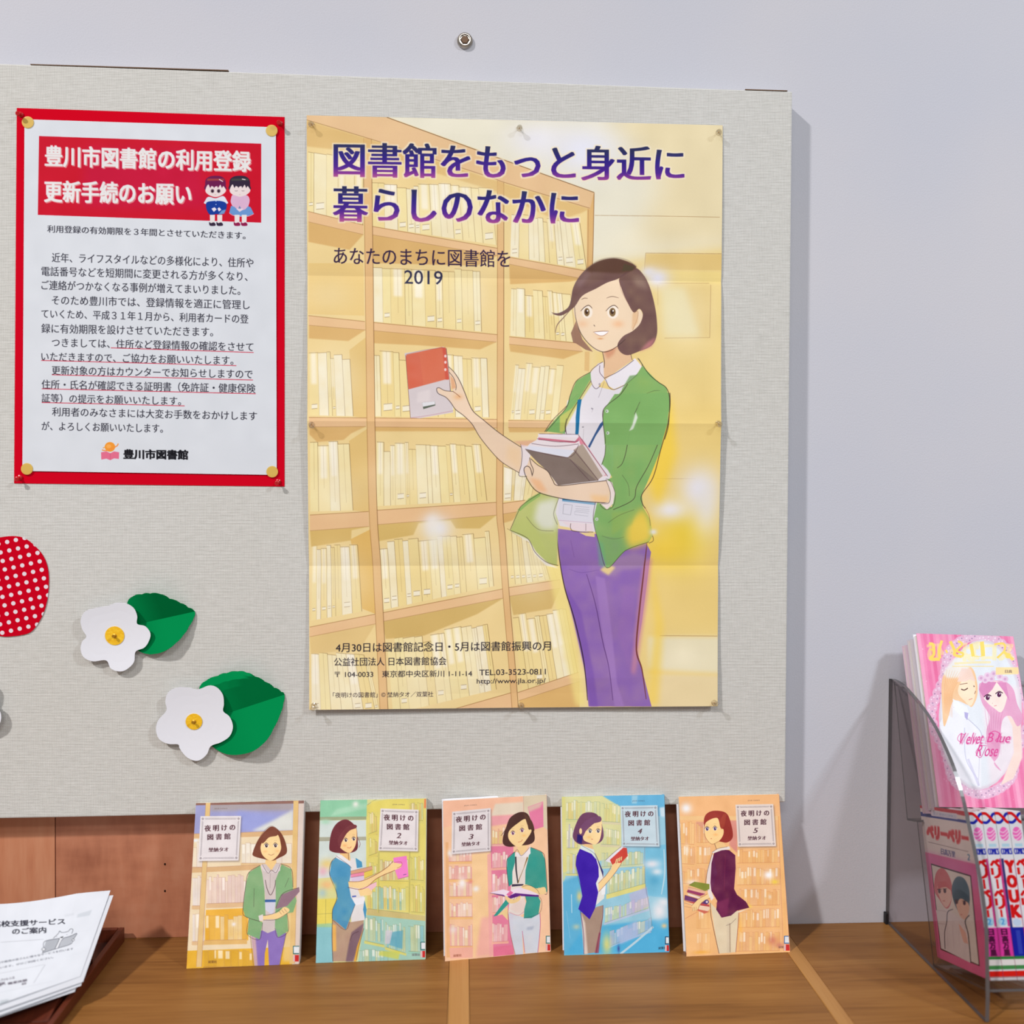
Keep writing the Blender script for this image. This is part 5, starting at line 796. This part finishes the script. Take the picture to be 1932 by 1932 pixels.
def sheet_quad(name, grid, m, parent=None, thick=0.0, m2=None):
    # grid of points [row][col] with uv; front face carries the print
    bm = bmesh.new(); uvl = bm.loops.layers.uv.new('UVMap'); R, Cn = len(grid), len(grid[0])
    V = [[bm.verts.new(p) for p in row] for row in grid]
    for i in range(R-1):
        for j in range(Cn-1):
            f = bm.faces.new((V[i+1][j], V[i+1][j+1], V[i][j+1], V[i][j]))
            for l, (a, b) in zip(f.loops, ((i+1, j), (i+1, j+1), (i, j+1), (i, j))): l[uvl].uv = (b/(Cn-1), 1-a/(R-1))
    me = bpy.data.meshes.new(name); bm.to_mesh(me); bm.free(); me.materials.append(m)
    if m2: me.materials.append(m2)
    o = bpy.data.objects.new(name, me); COL.objects.link(o)
    if parent: adopt(o, parent)
    if thick:
        md = o.modifiers.new('thickness', 'SOLIDIFY'); md.thickness = thick; md.offset = -1
        if m2: md.material_offset = 1; md.material_offset_rim = 1
    return o
T = .028   # thickness of the cloth-covered board
# ---------------------------------------------------------------- setting
structure(boxo('wall_back', (-1.7, 0, -.95), (1.7, .12, 2.5), wall_m))
structure(boxo('floor', (-1.7, -2.6, -1.0), (1.7, .12, -.95), floor_m))
wp = bpy.data.objects.new('trim_1', None); COL.objects.link(wp); structure(wp)
boxo('panel', (-1.25, -.004, .0), (-.5097, .0005, .2), panel2_m, wp, .0005); boxo('panel', (-.5087, -.004, .0), (.392, .0005, .2), panel_m, wp, .0005)
for z in (.092, .058): boxo('nail_hole', (-.3755, -.0046, z), (-.3735, -.0038, z+.0026), dark_m, wp, .0005)
# counter
ct = root('counter', (0, -.25, -.95), 'long brown wooden counter running along the wall under the board', 'counter')
def adb(*a, **k): o = boxo(*a, **k); adopt(o, ct); return o
adb('cabinet_body', (-1.3, -.50, -.95), (1.3, -.001, -.032), panel_m)
for a, b in ((-1.3, -.0155), (.0085, .3995), (.4175, 1.3)): adb('worktop_panel', (a, -.56, -.032), (b, -.0004, 0), top_m, None, .0006)
for a, b in ((-.0152, .0082), (.3998, .4172)): adb('edging_strip', (a, -.56, -.03), (b, -.0004, .0004), strip_m, None, .0008)
adb('support_board', (-1.3, -.545, -.06), (1.3, -.001, -.031), panel_m)
# board
bd = root('notice_board', (-.2, 0, .62), 'large cream linen-covered notice board mounted on the white wall', 'board')
bm = bmesh.new(); vs_ = [bm.verts.new(p) for p in ((-1.3, -.0004, .156), (.4115, -.0004, .170), (.4105, -.0004, 1.0715), (-1.3, -.0004, 1.080))]; f = bm.faces.new(vs_); r_ = bmesh.ops.extrude_face_region(bm, geom=[f])
for v in [e for e in r_['geom'] if isinstance(e, bmesh.types.BMVert)]: v.co.y = -T
adopt(link('linen_cover', bm, cloth_m, None, .0016), bd)
for a, b, za, zb in ((-.525, -.29, 1.0763, 1.0754), (.350, .404, 1.0720, 1.0718)):
    bm = bmesh.new(); box(bm, (a, -T-.0004, za-.0004), (b, -T+.004, za+.0005)); adopt(link('exposed_core', bm, core_m), bd)
# steel insert in the wall above the board
sc = root('wall_socket_bolt', (-.0022, 0, 1.1347), 'small round steel bolt with hexagonal recess in wall above the board', 'bolt')
lathe('collar', [(.0093, 0), (.0100, .0012), (.0094, .0035), (.0072, .0052), (.0066, .0052), (.0060, .0035)], steel_m, sc, 32); lathe('recess', [(.0058, .001), (.0058, .0036), (.005, .0038)], dark_m, sc, 6); lathe('socket_core', [(.0048, .002), (.0048, .0042), (.0040, .0046)], core_m, sc, 6)
# ---------------------------------------------------------------- poster
PW = [(-.1951, 1.0243), (.3214, 1.0262), (.3205, .2957), (-.1898, .2944)]
def fold(v):
    k = [(0, .0004), (.02, .0010), (.14, .0024), (.268, .0024), (.39, .0046), (.513, .0076), (.63, .0058), (.757, .0024), (.88, .0034), (.98, .0058), (1, .0062)]
    return np.interp(v, [a for a, _ in k], [b for _, b in k])+.0013*(math.exp(-abs(v-.513)/.016)-math.exp(-abs(v-.268)/.016)-math.exp(-abs(v-.757)/.016))
def poster_pt(u, v):
    a, b = lerp(PW[0], PW[1], u), lerp(PW[3], PW[2], u); x, z = lerp(a, b, v)
    return (x, -T-.0006-fold(v)*(1-.25*math.sin(math.pi*u)**2*(v > .97)), z)
po = root('poster', (.063, -T, .66), 'large library poster of a woman in a green cardigan before yellow bookshelves', 'poster')
vs2 = sorted(set([i/40 for i in range(41)]+[c+d for c in (.268, .513, .757) for d in (-.02, -.012, -.006, 0, .006, .012, .02)])); bmv = [[poster_pt(j/12, v) for j in range(13)] for v in vs2]
ps = sheet_quad('printed_sheet', bmv, print_mat('poster_print', paint_poster()), po, .0002, white_m)
for i, me in enumerate([ps.data]):
    uv = me.uv_layers[0].data
    for l in me.loops:
        co = me.vertices[l.vertex_index].co; v = min(vs2, key=lambda q: abs(poster_pt(.5, q)[2]-co.z)) if False else None
    for poly in me.polygons:
        for li in poly.loop_indices:
            u_, r_i = uv[li].uv[0], round((1-uv[li].uv[1])*(len(vs2)-1)); uv[li].uv = (u_, 1-vs2[r_i])
    for poly in me.polygons: poly.use_smooth = False
# push pins
def pushpin(x, y, z, label, group, m=pin_m, tiltx=.25, tilty=0.0, s=1.0):
    M = Matrix.Rotation(tiltx, 4, 'X') @ Matrix.Rotation(tilty, 4, 'Z') @ Matrix.Scale(s, 4)
    t = root('push_pin', (x, y, z), label, 'pin', group)
    lathe('grip', [(.0036, 0), (.0038, .001), (.0026, .002), (.0017, .0032), (.0016, .0062), (.0028, .0078), (.0033, .0086), (.0033, .0096), (.0026, .0102)], m, t, 20, M)
    lathe('needle', [(.0006, -.003), (.0006, .004), (.0003, .005)], goldpin_m, t, 8, M); return t
G_ = 'clear push pins around the large poster'
def pin_uv(u, v, lab, **k): p = poster_pt(u, v); return pushpin(p[0], p[1], p[2], lab, G_, **k)
pin_uv(.012, .016, 'clear push pin at the top left corner of the large poster'); pin_uv(.505, .014, 'clear push pin at the middle of the large poster top edge')
pin_uv(.990, .013, 'clear push pin at the top right corner of the large poster', tilty=-.2); pin_uv(.010, .519, 'clear push pin halfway down the left edge of the large poster', tilty=.2)
pin_uv(.992, .512, 'clear push pin halfway down the right edge of the large poster'); pin_uv(.012, .992, 'clear push pin at the bottom left corner of the large poster')
pin_uv(.513, .996, 'clear push pin at the middle of the large poster bottom edge', tiltx=-.1); pin_uv(.991, .994, 'clear push pin at the bottom right corner of the large poster', tiltx=-.1)
# ---------------------------------------------------------------- notice on red paper
def flat(name, q, y, m, m2=None, loc=None, label=None, cat=None, n=8, bulge=0.0):
    g = [[(lerp(lerp(q[0], q[1], j/n), lerp(q[3], q[2], j/n), i/n)[0], y-bulge*math.sin(math.pi*i/n)*math.sin(math.pi*j/n), lerp(lerp(q[0], q[1], j/n), lerp(q[3], q[2], j/n), i/n)[1]) for j in range(n+1)] for i in range(n+1)]
    o = sheet_quad(name, g, m, None, .0002, m2 or m); return tag(o, label, cat)
flat('red_backing_sheet', [(-.5409, 1.0236), (-.2220, 1.0216), (-.2214, .5695), (-.5457, .5713)], -T-.0006, red_m, label='bright red paper sheet pinned behind the white library notice', cat='paper', bulge=.0006)
flat('notice_sheet', [(-.5313, 1.0098), (-.2323, 1.0084), (-.2307, .5837), (-.5353, .5864)], -T-.0018, print_mat('notice_print', paint_notice()), white_m, label='white library notice with red title panel and two small children', cat='notice', bulge=.0006)
for x, z, c in ((-.5358, 1.0156, 'top left'), (-.2272, 1.0135, 'top right'), (-.5384, .5785, 'bottom left'), (-.2289, .5757, 'bottom right')):
    pushpin(x, -T-.001, z, 'red push pin at the %s corner of the red paper sheet' % c, 'red push pins on the red paper', redpin_m, s=.85)
for x, z, c in ((-.5272, 1.0060, 'top left'), (-.2372, 1.0040, 'top right'), (-.5297, .5889, 'bottom left'), (-.2361, .5876, 'bottom right')):
    o = lathe('round_sticker', [(.0070, 0), (.0071, .0001), (.0070, .0003), (.0062, .0004)], gold_m, None, 28); o.location = (x, -T-.0021, z)
    tag(o, 'round amber sticker at the %s corner of the white notice' % c, 'sticker', 'amber stickers on the white notice')
# ---------------------------------------------------------------- paper flowers with leaves
def half_leaf(name, pts, fa, fb, slope, parent, y0, flip=1):
    # ruled surface from the fold out to the scalloped edge; lies close to the board under the flower
    dx, dz = fb[0]-fa[0], fb[1]-fa[1]; L_ = math.hypot(dx, dz); bm = bmesh.new(); rows = []
    for x, z in pts:
        t = max(0, min(1, ((x-fa[0])*dx+(z-fa[1])*dz)/L_**2)); px_, pz_ = fa[0]+dx*t, fa[1]+dz*t; d = math.hypot(x-px_, z-pz_); g = min(1, .07+.93*t/.55); row = []
        for k in (0, .3, .6, .8, .9, 1):
            e = d*k; y = slope*e*g
            if flip < 0 and e > .037: y = slope*g*.037-.3*(e-.037)
            row.append(bm.verts.new((px_+(x-px_)*k, y0-y, pz_+(z-pz_)*k)))
        rows.append(row)
    for a, b in zip(rows, rows[1:]):
        for k in range(5):
            try: bm.faces.new((a[k], b[k], b[k+1], a[k+1]))
            except ValueError: pass
    bmesh.ops.remove_doubles(bm, verts=bm.verts, dist=1e-5)
    o = link(name, bm, green_m); md = o.modifiers.new('t', 'SOLIDIFY'); md.thickness = .0003; md.offset = 0; adopt(o, parent); return o
def scallop(pts, amp, n=7):
    out = []
    for a, b in zip(pts, pts[1:]):
        dx, dz = b[0]-a[0], b[1]-a[1]; L_ = math.hypot(dx, dz)
        for k in range(n):
            t = k/n; s = amp*math.sin(math.pi*t); out.append((a[0]+dx*t-dz/L_*s, a[1]+dz*t+dx/L_*s))
    return out+[pts[-1]]
def flower(loc, label, petals, cen, rad, upper, lower, fa, fb, su, sl, tip=1, pinned=True):
    mm = lambda L: [(x/1000, z/1000) for x, z in L]
    t = root('paper_flower', loc, label, 'flower', 'paper strawberry flowers on the board')
    fa, fb = mm([fa, fb])
    if upper:
        lf = bpy.data.objects.new('leaf', None); COL.objects.link(lf); adopt(lf, t)
        for pts, sl_, fl_ in ((upper, su, tip), (lower, sl, 1)):
            o = half_leaf('leaf_half', mm(pts), fa, fb, sl_, t, -T-.0010, fl_); o.parent = lf; o.matrix_parent_inverse = Matrix.Identity(4)
    P_ = smooth(mm(petals), True, 5); bm = bmesh.new(); cx, cz = cen[0]/1000, cen[1]/1000; c = bm.verts.new((cx, -T-.0064, cz)); rings = []
    rm = max(math.hypot(x-cx, z-cz) for x, z in P_)
    for k in (.25, .5, .75, 1.0):
        rings.append([bm.verts.new((cx+(x-cx)*k, -T-.0064-.0030*(math.hypot(x-cx, z-cz)*k/rm)**2-(.0022*(z-cz)/rm*k), cz+(z-cz)*k)) for x, z in P_])
    n = len(P_)
    for i in range(n): bm.faces.new((c, rings[0][i], rings[0][(i+1) % n]))
    for a, b in zip(rings, rings[1:]):
        for i in range(n): bm.faces.new((a[i], b[i], b[(i+1) % n], a[(i+1) % n]))
    o = link('petals', bm, white_m); md = o.modifiers.new('t', 'SOLIDIFY'); md.thickness = .0003; md.offset = 0; adopt(o, t)
    o = lathe('flower_centre', [(rad, 0), (rad, .0004)], yellow_m, None, 32, Matrix.Translation((cx, -T-.0070, cz)) @ Matrix.Rotation(.055, 4, 'X')); adopt(o, t)
    if pinned:
        M = Matrix.Translation((cx, -T-.0072, cz)); o = lathe('pin', [(.0022, 0), (.0026, .0008), (.0012, .0016), (.0011, .003), (.0019, .0038), (.0018, .0046)], goldpin_m, None, 14, M); adopt(o, t)
U1 = [(-412.0, 398.0), (-413, 410), (-409.7, 426.8), (-402.1, 434.6), (-388.7, 438.1), (-377.2, 439.5), (-365.7, 438.9), (-356.1, 432.6), (-344.6, 426.7), (-336.9, 420.8), (-330.0, 415.4)]
U1 = U1[:3]+scallop(U1[2:], 1.2)
L1 = [(-412.0, 397.0), (-330.0, 415.4), (-330.2, 409.1), (-336.0, 397.3), (-341.8, 387.5), (-350.4, 377.7), (-361.9, 369.0), (-375.4, 364.5), (-386.9, 364.1), (-398.3, 368.1), (-408, 378)]
L1 = scallop(L1[1:], .7, 4)+[L1[0]]
U2 = [(-323, 279.0), (-328, 300), (-323.5, 322.6), (-315.8, 330.5), (-300.3, 337.3), (-288.7, 341.2), (-275.2, 343.7), (-263.6, 342.4), (-253.9, 338.0), (-242.2, 330.1), (-232.5, 322.1), (-224.7, 316.2), (-221.0, 312.2)]
U2 = U2[:3]+scallop(U2[2:], 1.2)
L2 = [(-323, 279.0), (-221.0, 312.2), (-221.8, 302.3), (-224.7, 290.5), (-232.4, 272.7), (-240.2, 258.9), (-253.8, 247.2), (-269.3, 241.4), (-286.8, 239.6), (-300.3, 243.6), (-312.0, 252.6), (-320, 262)]
L2 = scallop(L2[1:], .7, 4)+[L2[0]]
FL1 = [(-430.7, 423.8), (-421.2, 427.2), (-409.7, 426.8), (-400.2, 420.9), (-396.4, 411.1), (-396.8, 401.3), (-386.8, 398.4), (-380.7, 389.6), (-383.0, 379.8), (-388.8, 372.0), (-399.3, 367.1), (-401.2, 354.4), (-409.8, 345.6), (-418.4, 343.1), (-428.9, 346.7), (-434.6, 356.5), (-449.9, 355.6), (-460.3, 360.5), (-464.1, 370.3), (-462.2, 380.0), (-457.4, 385.8), (-462.1, 395.6), (-463.1, 407.3), (-457.3, 417.0), (-445.9, 420.9)]
FL2 = [(-323.9, 321.1), (-310.0, 326.1), (-300.3, 323.5), (-293.6, 314.6), (-292.6, 302.8), (-293.6, 293.9), (-285.8, 286.9), (-281.9, 275.1), (-285.8, 263.3), (-296.5, 255.5), (-309.0, 250.6), (-313.8, 240.8), (-321.6, 234.0), (-329.3, 233.1), (-338.9, 238.1), (-346.6, 248.0), (-348.6, 253.0), (-360.1, 254.0), (-370.7, 260.0), (-374.5, 271.9), (-371.6, 283.6), (-362.0, 295.3), (-362.9, 307.1), (-359.1, 317.9), (-348.5, 323.8), (-335.0, 323.7)]
flower((-.42, -T, .387), 'white paper flower with green leaf beside the polka dot strawberry, higher of the two', FL1, (-424.1, 386.7), .0115, U1, L1, (-412, 397), (-330, 415.4), .60, .26)
flower((-.33, -T, .281), 'white paper flower with green leaf above the first comic, lower of the two', FL2, (-329.3, 281.0), .0100, U2, L2, (-323, 279), (-221, 312.2), .42, .26, -1)
FL3 = [(x-276, z+14) for x, z in FL2]
flower((-.60, -T, .31), 'white paper flower cut off by the left edge of the photo', FL3, (-605, 295), .0100, None, None, (-600, 300), (-560, 310), 0, 0)
# strawberry
SB = smooth([(-.640, .4700), (-.628, .4960), (-.600, .5060), (-.5704, .5050), (-.5478, .5074), (-.5328, .5044), (-.5196, .4937), (-.5102, .4812), (-.5055, .4656), (-.5050, .4482), (-.5066, .4307), (-.5114, .4132), (-.5199, .3977), (-.5294, .3889), (-.5483, .3853), (-.5650, .3862), (-.5900, .3960), (-.6200, .4250)], True, 5)
bm = bmesh.new(); V = [bm.verts.new((x, -T-.0008, z)) for x, z in SB]; bm.faces.new(V); o = link('paper_strawberry', bm, dots_m); md = o.modifiers.new('t', 'SOLIDIFY'); md.thickness = .0005; md.offset = 0
tag(o, 'red paper strawberry with white polka dots at the left edge of the board', 'decoration')
# ---------------------------------------------------------------- comics leaning on the board
def comic(label, b0, b1, lean, w_, h_, th, canvas, spine_col, gain, group='comics leaning in a row under the poster', pname='comic_book', pages=page_m, back=None, spine_right=True):
    # local x along the front edge, y away from the viewer, z up the cover
    b0, b1 = Vector(b0), Vector(b1); ex = (b1-b0).normalized(); ez = lean.normalized(); ey = ez.cross(ex).normalized()
    R_ = Matrix((ex, ey, ez)).transposed().to_4x4(); t = root(pname, b0, label, 'book', group); t.rotation_mode = 'QUATERNION'; t.rotation_quaternion = R_.to_quaternion()
    s_ = .0007; pm = print_mat('print_'+str(len(MATS)), canvas, gain) if canvas else spine_col
    bm = bmesh.new(); uvl = bm.loops.layers.uv.new('UVMap'); box(bm, (0, 0, 0), (w_, s_, h_))
    for f in bm.faces:
        for l in f.loops: l[uvl].uv = (l.vert.co.x/w_, l.vert.co.z/h_)
    link('front_cover', bm, pm, t)
    boxo('back_cover', (0, th-s_, 0), (w_, th, h_), spine_col if back is None else back, t)
    if spine_right: boxo('spine', (w_-s_*.5, .0002, 0), (w_+s_, th-.0002, h_), spine_col, t, .0004); boxo('pages', (.0022, s_, .0016), (w_-s_, th-s_, h_-.0018), pages, t)
    else: boxo('spine', (-s_, .0002, 0), (s_*.5, th-.0002, h_), spine_col, t, .0004); boxo('pages', (s_, s_, .0016), (w_-.0022, th-s_, h_-.0018), pages, t)
    return t
def leanv(b0, b1, deg):
    e = (Vector(b1)-Vector(b0)).normalized(); n = e.cross(Vector((0, 0, 1))); a = math.radians(deg); return Vector((0, 0, 1))*math.cos(a)-n*math.sin(a)
BK = [(cover1, (-.3244, -.0816, 0), (-.1930, -.0763, 0), 13.5, 'comic with the green cardigan and yellow shelves on its cover, leftmost of the row', S(206, 200, 196), .0135),
      (cover2, (-.1746, -.0749, 0), (-.0433, -.0719, 0), 11.5, 'comic marked 2 with a woman in blue reaching for a pink book', S(206, 210, 190), .0125),
      (cover3, (-.0205, -.0775, 0), (.1080, -.0595, 0), 8.5, 'comic marked 3 with a teal cardigan and pink shelves on its cover', S(232, 200, 180), .0135),
      (cover4, (.1240, -.0696, 0), (.2541, -.0669, 0), 10.0, 'blue comic marked 4 with a woman holding a red book', S(90, 160, 200), .0135),
      (cover5, (.2728, -.0783, 0), (.4026, -.0731, 0), 12.5, 'orange comic marked 5 with a maroon jacket, at the right end of the row', S(226, 160, 110), .0135)]
for i, (fn, b0, b1, deg, lab, sc_, th) in enumerate(BK):
    e = (Vector(b1)-Vector(b0)); b0 = Vector(b0)+Vector((0, 0, .0002)); comic(lab, b0, Vector(b1)+Vector((0, 0, .0002)), leanv(b0, b1, deg), .1300, .1865, th, fn(), mat('spine_%d' % (i+1), sc_, .5), 1.0, back=white_m)
# ---------------------------------------------------------------- acrylic holder with comics
hd = root('acrylic_book_holder', (.73, -.11, 0), 'smoky clear acrylic book holder with curved sides at the right end of counter', 'holder')
CUR = [(-.001, .3225), (-.0129, .3238), (-.0330, .3222), (-.0542, .3162), (-.0877, .3034), (-.1173, .2866), (-.1409, .2673), (-.1590, .2485), (-.1749, .2251), (-.1858, .2030), (-.2017, .1704), (-.2150, .1370), (-.2236, .1024), (-.2267, .0657), (-.2287, .0285), (-.2283, .0008), (-.001, .0008)]
def side(x0, x1):
    pts = smooth(CUR[:15], False, 4).tolist()+[list(p) for p in CUR[15:]]
    bm = bmesh.new(); A = [bm.verts.new((x0, y, z)) for y, z in pts]; B = [bm.verts.new((x1, y, z)) for y, z in pts]; bm.faces.new(A); bm.faces.new(B[::-1]); n = len(pts)
    for i in range(n): f = bm.faces.new((A[i], A[(i+1) % n], B[(i+1) % n], B[i])); f.material_index = 1
    adopt(link('side_panel', bm, [acr_m, edge_m]), hd)
side(.5580, .5624); side(.8976, .9008)
def bent(name, line, th=.0026, m=(acr2_m, edge_m)):
    bm = bmesh.new(); L_ = []
    for (y, z) in line: L_.append((y, z))
    dy, dz = L_[1][0]-L_[0][0], L_[1][1]-L_[0][1]; l = math.hypot(dy, dz); ny, nz = dz/l*th, -dy/l*th
    q = [L_[0], L_[1], (L_[1][0]+ny, L_[1][1]+nz), (L_[0][0]+ny, L_[0][1]+nz)]
    A = [bm.verts.new((.5625, y, z)) for y, z in q]; B = [bm.verts.new((.8975, y, z)) for y, z in q]; bm.faces.new(A).material_index = 1; bm.faces.new(B[::-1]).material_index = 1
    for i in range(4): f = bm.faces.new((A[i], A[(i+1) % 4], B[(i+1) % 4], B[i])); f.material_index = 1 if i % 2 else 0
    adopt(link(name, bm, list(m)), hd)
bent('upper_back', [(-.0475, .152), (-.0084, .320)]); bent('upper_shelf', [(-.0475, .152), (-.0700, .158)]); bent('lower_back', [(-.0700, .158), (-.1130, .002)]); bent('lower_shelf', [(-.1130, .0005), (-.2265, .0318)]); bent('front_lip', [(-.2265, .0318), (-.2240, .046)])
boxo('rubber_foot', (.5545, -.008, 0), (.5578, -.001, .015), black_m, None, .001); adopt(COL.objects[-1] if False else bpy.data.objects['rubber_foot'], hd)
cm = cover_manga(); SP = [spine_manga(0), spine_manga(1)]; ang = math.radians(15.5)
e1 = Vector((0, -math.cos(ang), math.sin(ang))); e2 = Vector((0, math.sin(ang), math.cos(ang)))
spm = [print_mat('spine_print_pink', SP[0], .72), print_mat('spine_print_blue', SP[1], .72)]; cvm = print_mat('print_manga', cm, 1.15)
labs = ['pink comic with a framed couple on its cover, first behind the clear side panel', 'comic with a pink and white spine, second from the clear side panel', 'comic with a red and blue spine, third from the clear side panel', 'comic with a white spine at the right edge of photo, fourth in the holder', 'comic in the holder hidden beyond the right edge of photo']
for k in range(4):
    o0 = Vector((.5712+.0151*k, -.1062, .0075)); t = root('comic_book', o0, labs[k], 'book', 'comics standing in the acrylic holder')
    M = Matrix((Vector((-1, 0, 0)), e1, e2)).transposed().to_4x4(); t.rotation_mode = 'QUATERNION'; t.rotation_quaternion = M.to_quaternion()
    bm = bmesh.new(); uvl = bm.loops.layers.uv.new('UVMap'); box(bm, (-.0007, 0, 0), (0, .113, .174))
    for f in bm.faces:
        for l in f.loops: l[uvl].uv = (l.vert.co.y/.113, l.vert.co.z/.174)
    link('front_cover', bm, cvm, t)
    bm = bmesh.new(); uvl = bm.loops.layers.uv.new('UVMap'); box(bm, (-.0146, .1124, 0), (0, .1134, .174))
    for f in bm.faces:
        for l in f.loops: l[uvl].uv = (-l.vert.co.x/.0146, l.vert.co.z/.174)
    link('spine', bm, spm[1 if k == 2 else 0], t, .0004); boxo('back_cover', (-.0146, 0, 0), (-.0139, .113, .174), white_m, t); boxo('pages', (-.0139, .001, .0015), (-.0007, .1124, .1725), page_m, t)
up_ = Vector((0, .069, .199)); bl_ = Vector((.572, -.104, .1885)); br_ = Vector((.703, -.099, .1805))
grey_m = mat('grey_cover', S(206, 200, 206), .5); rose_m = mat('rose_cover', S(214, 190, 204), .5)
comic('pink striped book with a lace oval and two faces, front of the leaning stack', bl_, br_, up_, .131, .2105, .0088, cover_pink(), mat('pink_spine', S(226, 150, 190), .5), 1.0, 'books leaning in the back of the holder', 'book', back=white_m)
nrm = up_.normalized().cross((br_-bl_).normalized()).normalized()
comic('pale book directly behind the pink striped book in holder', bl_+nrm*.0090+Vector((-.004, 0, -.004)), br_+nrm*.0090+Vector((-.004, 0, -.004)), up_, .131, .2085, .0075, None, grey_m, 1, 'books leaning in the back of the holder', 'book')
comic('rose-edged book rearmost in the leaning stack, nearest the wall', bl_+nrm*.0168+Vector((-.007, 0, -.008)), br_+nrm*.0168+Vector((-.007, 0, -.008)), up_, .131, .2065, .0070, None, rose_m, 1, 'books leaning in the back of the holder', 'book')
# ---------------------------------------------------------------- tray with leaflets
def proj(p):
    d = Vector(p)-Vector((0, -DIST, EYE)); x, y, z = d.dot(ix), d.dot(iu), d.dot(fw); return (966+F_PX*x/z, 966-F_PX*y/z)
TR_, BR_, TL_, BL_ = (-.424, -.050, .081), (-.418, -.150, .030), (-.587, -.100, .090), (-.520, -.240, .031)
LEAF_Q = [proj(TL_), proj(TR_), proj(BR_), proj(BL_)]
def leaf_pts(dn, jx=0, jy=0, rot=0, n=14):
    U_ = (Vector(TR_)-Vector(TL_)).normalized(); V_ = (Vector(BR_)-Vector(TR_)); V_ = (V_-V_.dot(U_)*U_).normalized(); Nn = V_.cross(U_).normalized(); c = Vector((-.48, -.13, .055)); g = []
    for i in range(n+1):
        row = []
        for j in range(n+1):
            u, v = j/n, i/n; p = Vector(TL_).lerp(Vector(TR_), u).lerp(Vector(BL_).lerp(Vector(BR_), u), v)
            d = p-c; a, b, h = d.dot(U_), d.dot(V_), d.dot(Nn); p = c+U_*(a*math.cos(rot)-b*math.sin(rot)+jx)+V_*(a*math.sin(rot)+b*math.cos(rot)+jy)+Nn*(h-dn)
            p.z -= .006*math.sin(math.pi*min(1, u*1.25))*(1-v)*.9; row.append(tuple(p))
        g.append(row)
    return g
lm = print_mat('leaflet_print', paint_leaflet(), .86, .6); plain_m = mat('leaflet_paper', S(206, 209, 216), .8, .1, build=b_paper)
ll = ['white leaflet on top of the pile with a grey open book drawing', 'blank white leaflet just under the printed top leaflet', 'blank white leaflet third from the top of the pile', 'lowest white leaflet of the pile in the dark tray']
LH = hom(LEAF_Q, [(0, 1), (1, 1), (1, 0), (0, 0)])
for k, (dz, jx, jy, rot) in enumerate(((0, 0, 0, 0), (.0012, .0035, .0060, .004), (.0024, .001, .0105, -.015), (.0036, -.003, .014, .02))):
    o = sheet_quad('leaflet', leaf_pts(dz, jx, jy, rot), lm if k == 0 else plain_m, None, .0003, plain_m); tag(o, ll[k], 'leaflet', 'leaflets piled in the dark tray')
    if k == 0:   # unwrap the curved sheet so the print keeps its perspective
        for l in o.data.loops:
            q = LH @ np.array([*proj(o.data.vertices[l.vertex_index].co), 1.0]); o.data.uv_layers[0].data[l.index].uv = (q[0]/q[2], q[1]/q[2])
tr = root('leaflet_tray', (-.55, -.17, 0), 'dark reddish wooden tray under the white leaflets at left', 'tray')
def prism(name, x0, x1, prof, m, parent, bev=.0006):
    bm = bmesh.new(); A = [bm.verts.new((x0, y, z)) for y, z in prof]; B = [bm.verts.new((x1, y, z)) for y, z in prof]; bm.faces.new(A); bm.faces.new(B[::-1]); n = len(prof)
    for i in range(n): bm.faces.new((A[i], A[(i+1) % n], B[(i+1) % n], B[i]))
    adopt(link(name, bm, m, None, bev), parent)
prof = [(-.012, 0), (-.012, .018), (-.27, .010), (-.27, 0)]
prism('side_board', -.4280, -.4215, prof, tray_m, tr); prism('side_board', -.7065, -.700, prof, tray_m, tr)
prism('back_board', -.6995, -.4285, [(-.012, 0), (-.012, .018), (-.018, .018), (-.018, 0)], tray_m, tr); prism('front_board', -.6995, -.4285, [(-.264, 0), (-.264, .010), (-.27, .010), (-.27, 0)], tray_m, tr)
prism('base_board', -.6995, -.4285, [(-.019, .0), (-.019, .003), (-.263, .003), (-.263, .0)], tray_m, tr)
prism('sloping_rest', -.500, -.4345, [(-.076, .0560), (-.150, .0205), (-.190, .0035), (-.076, .0035)], tray_m, tr)
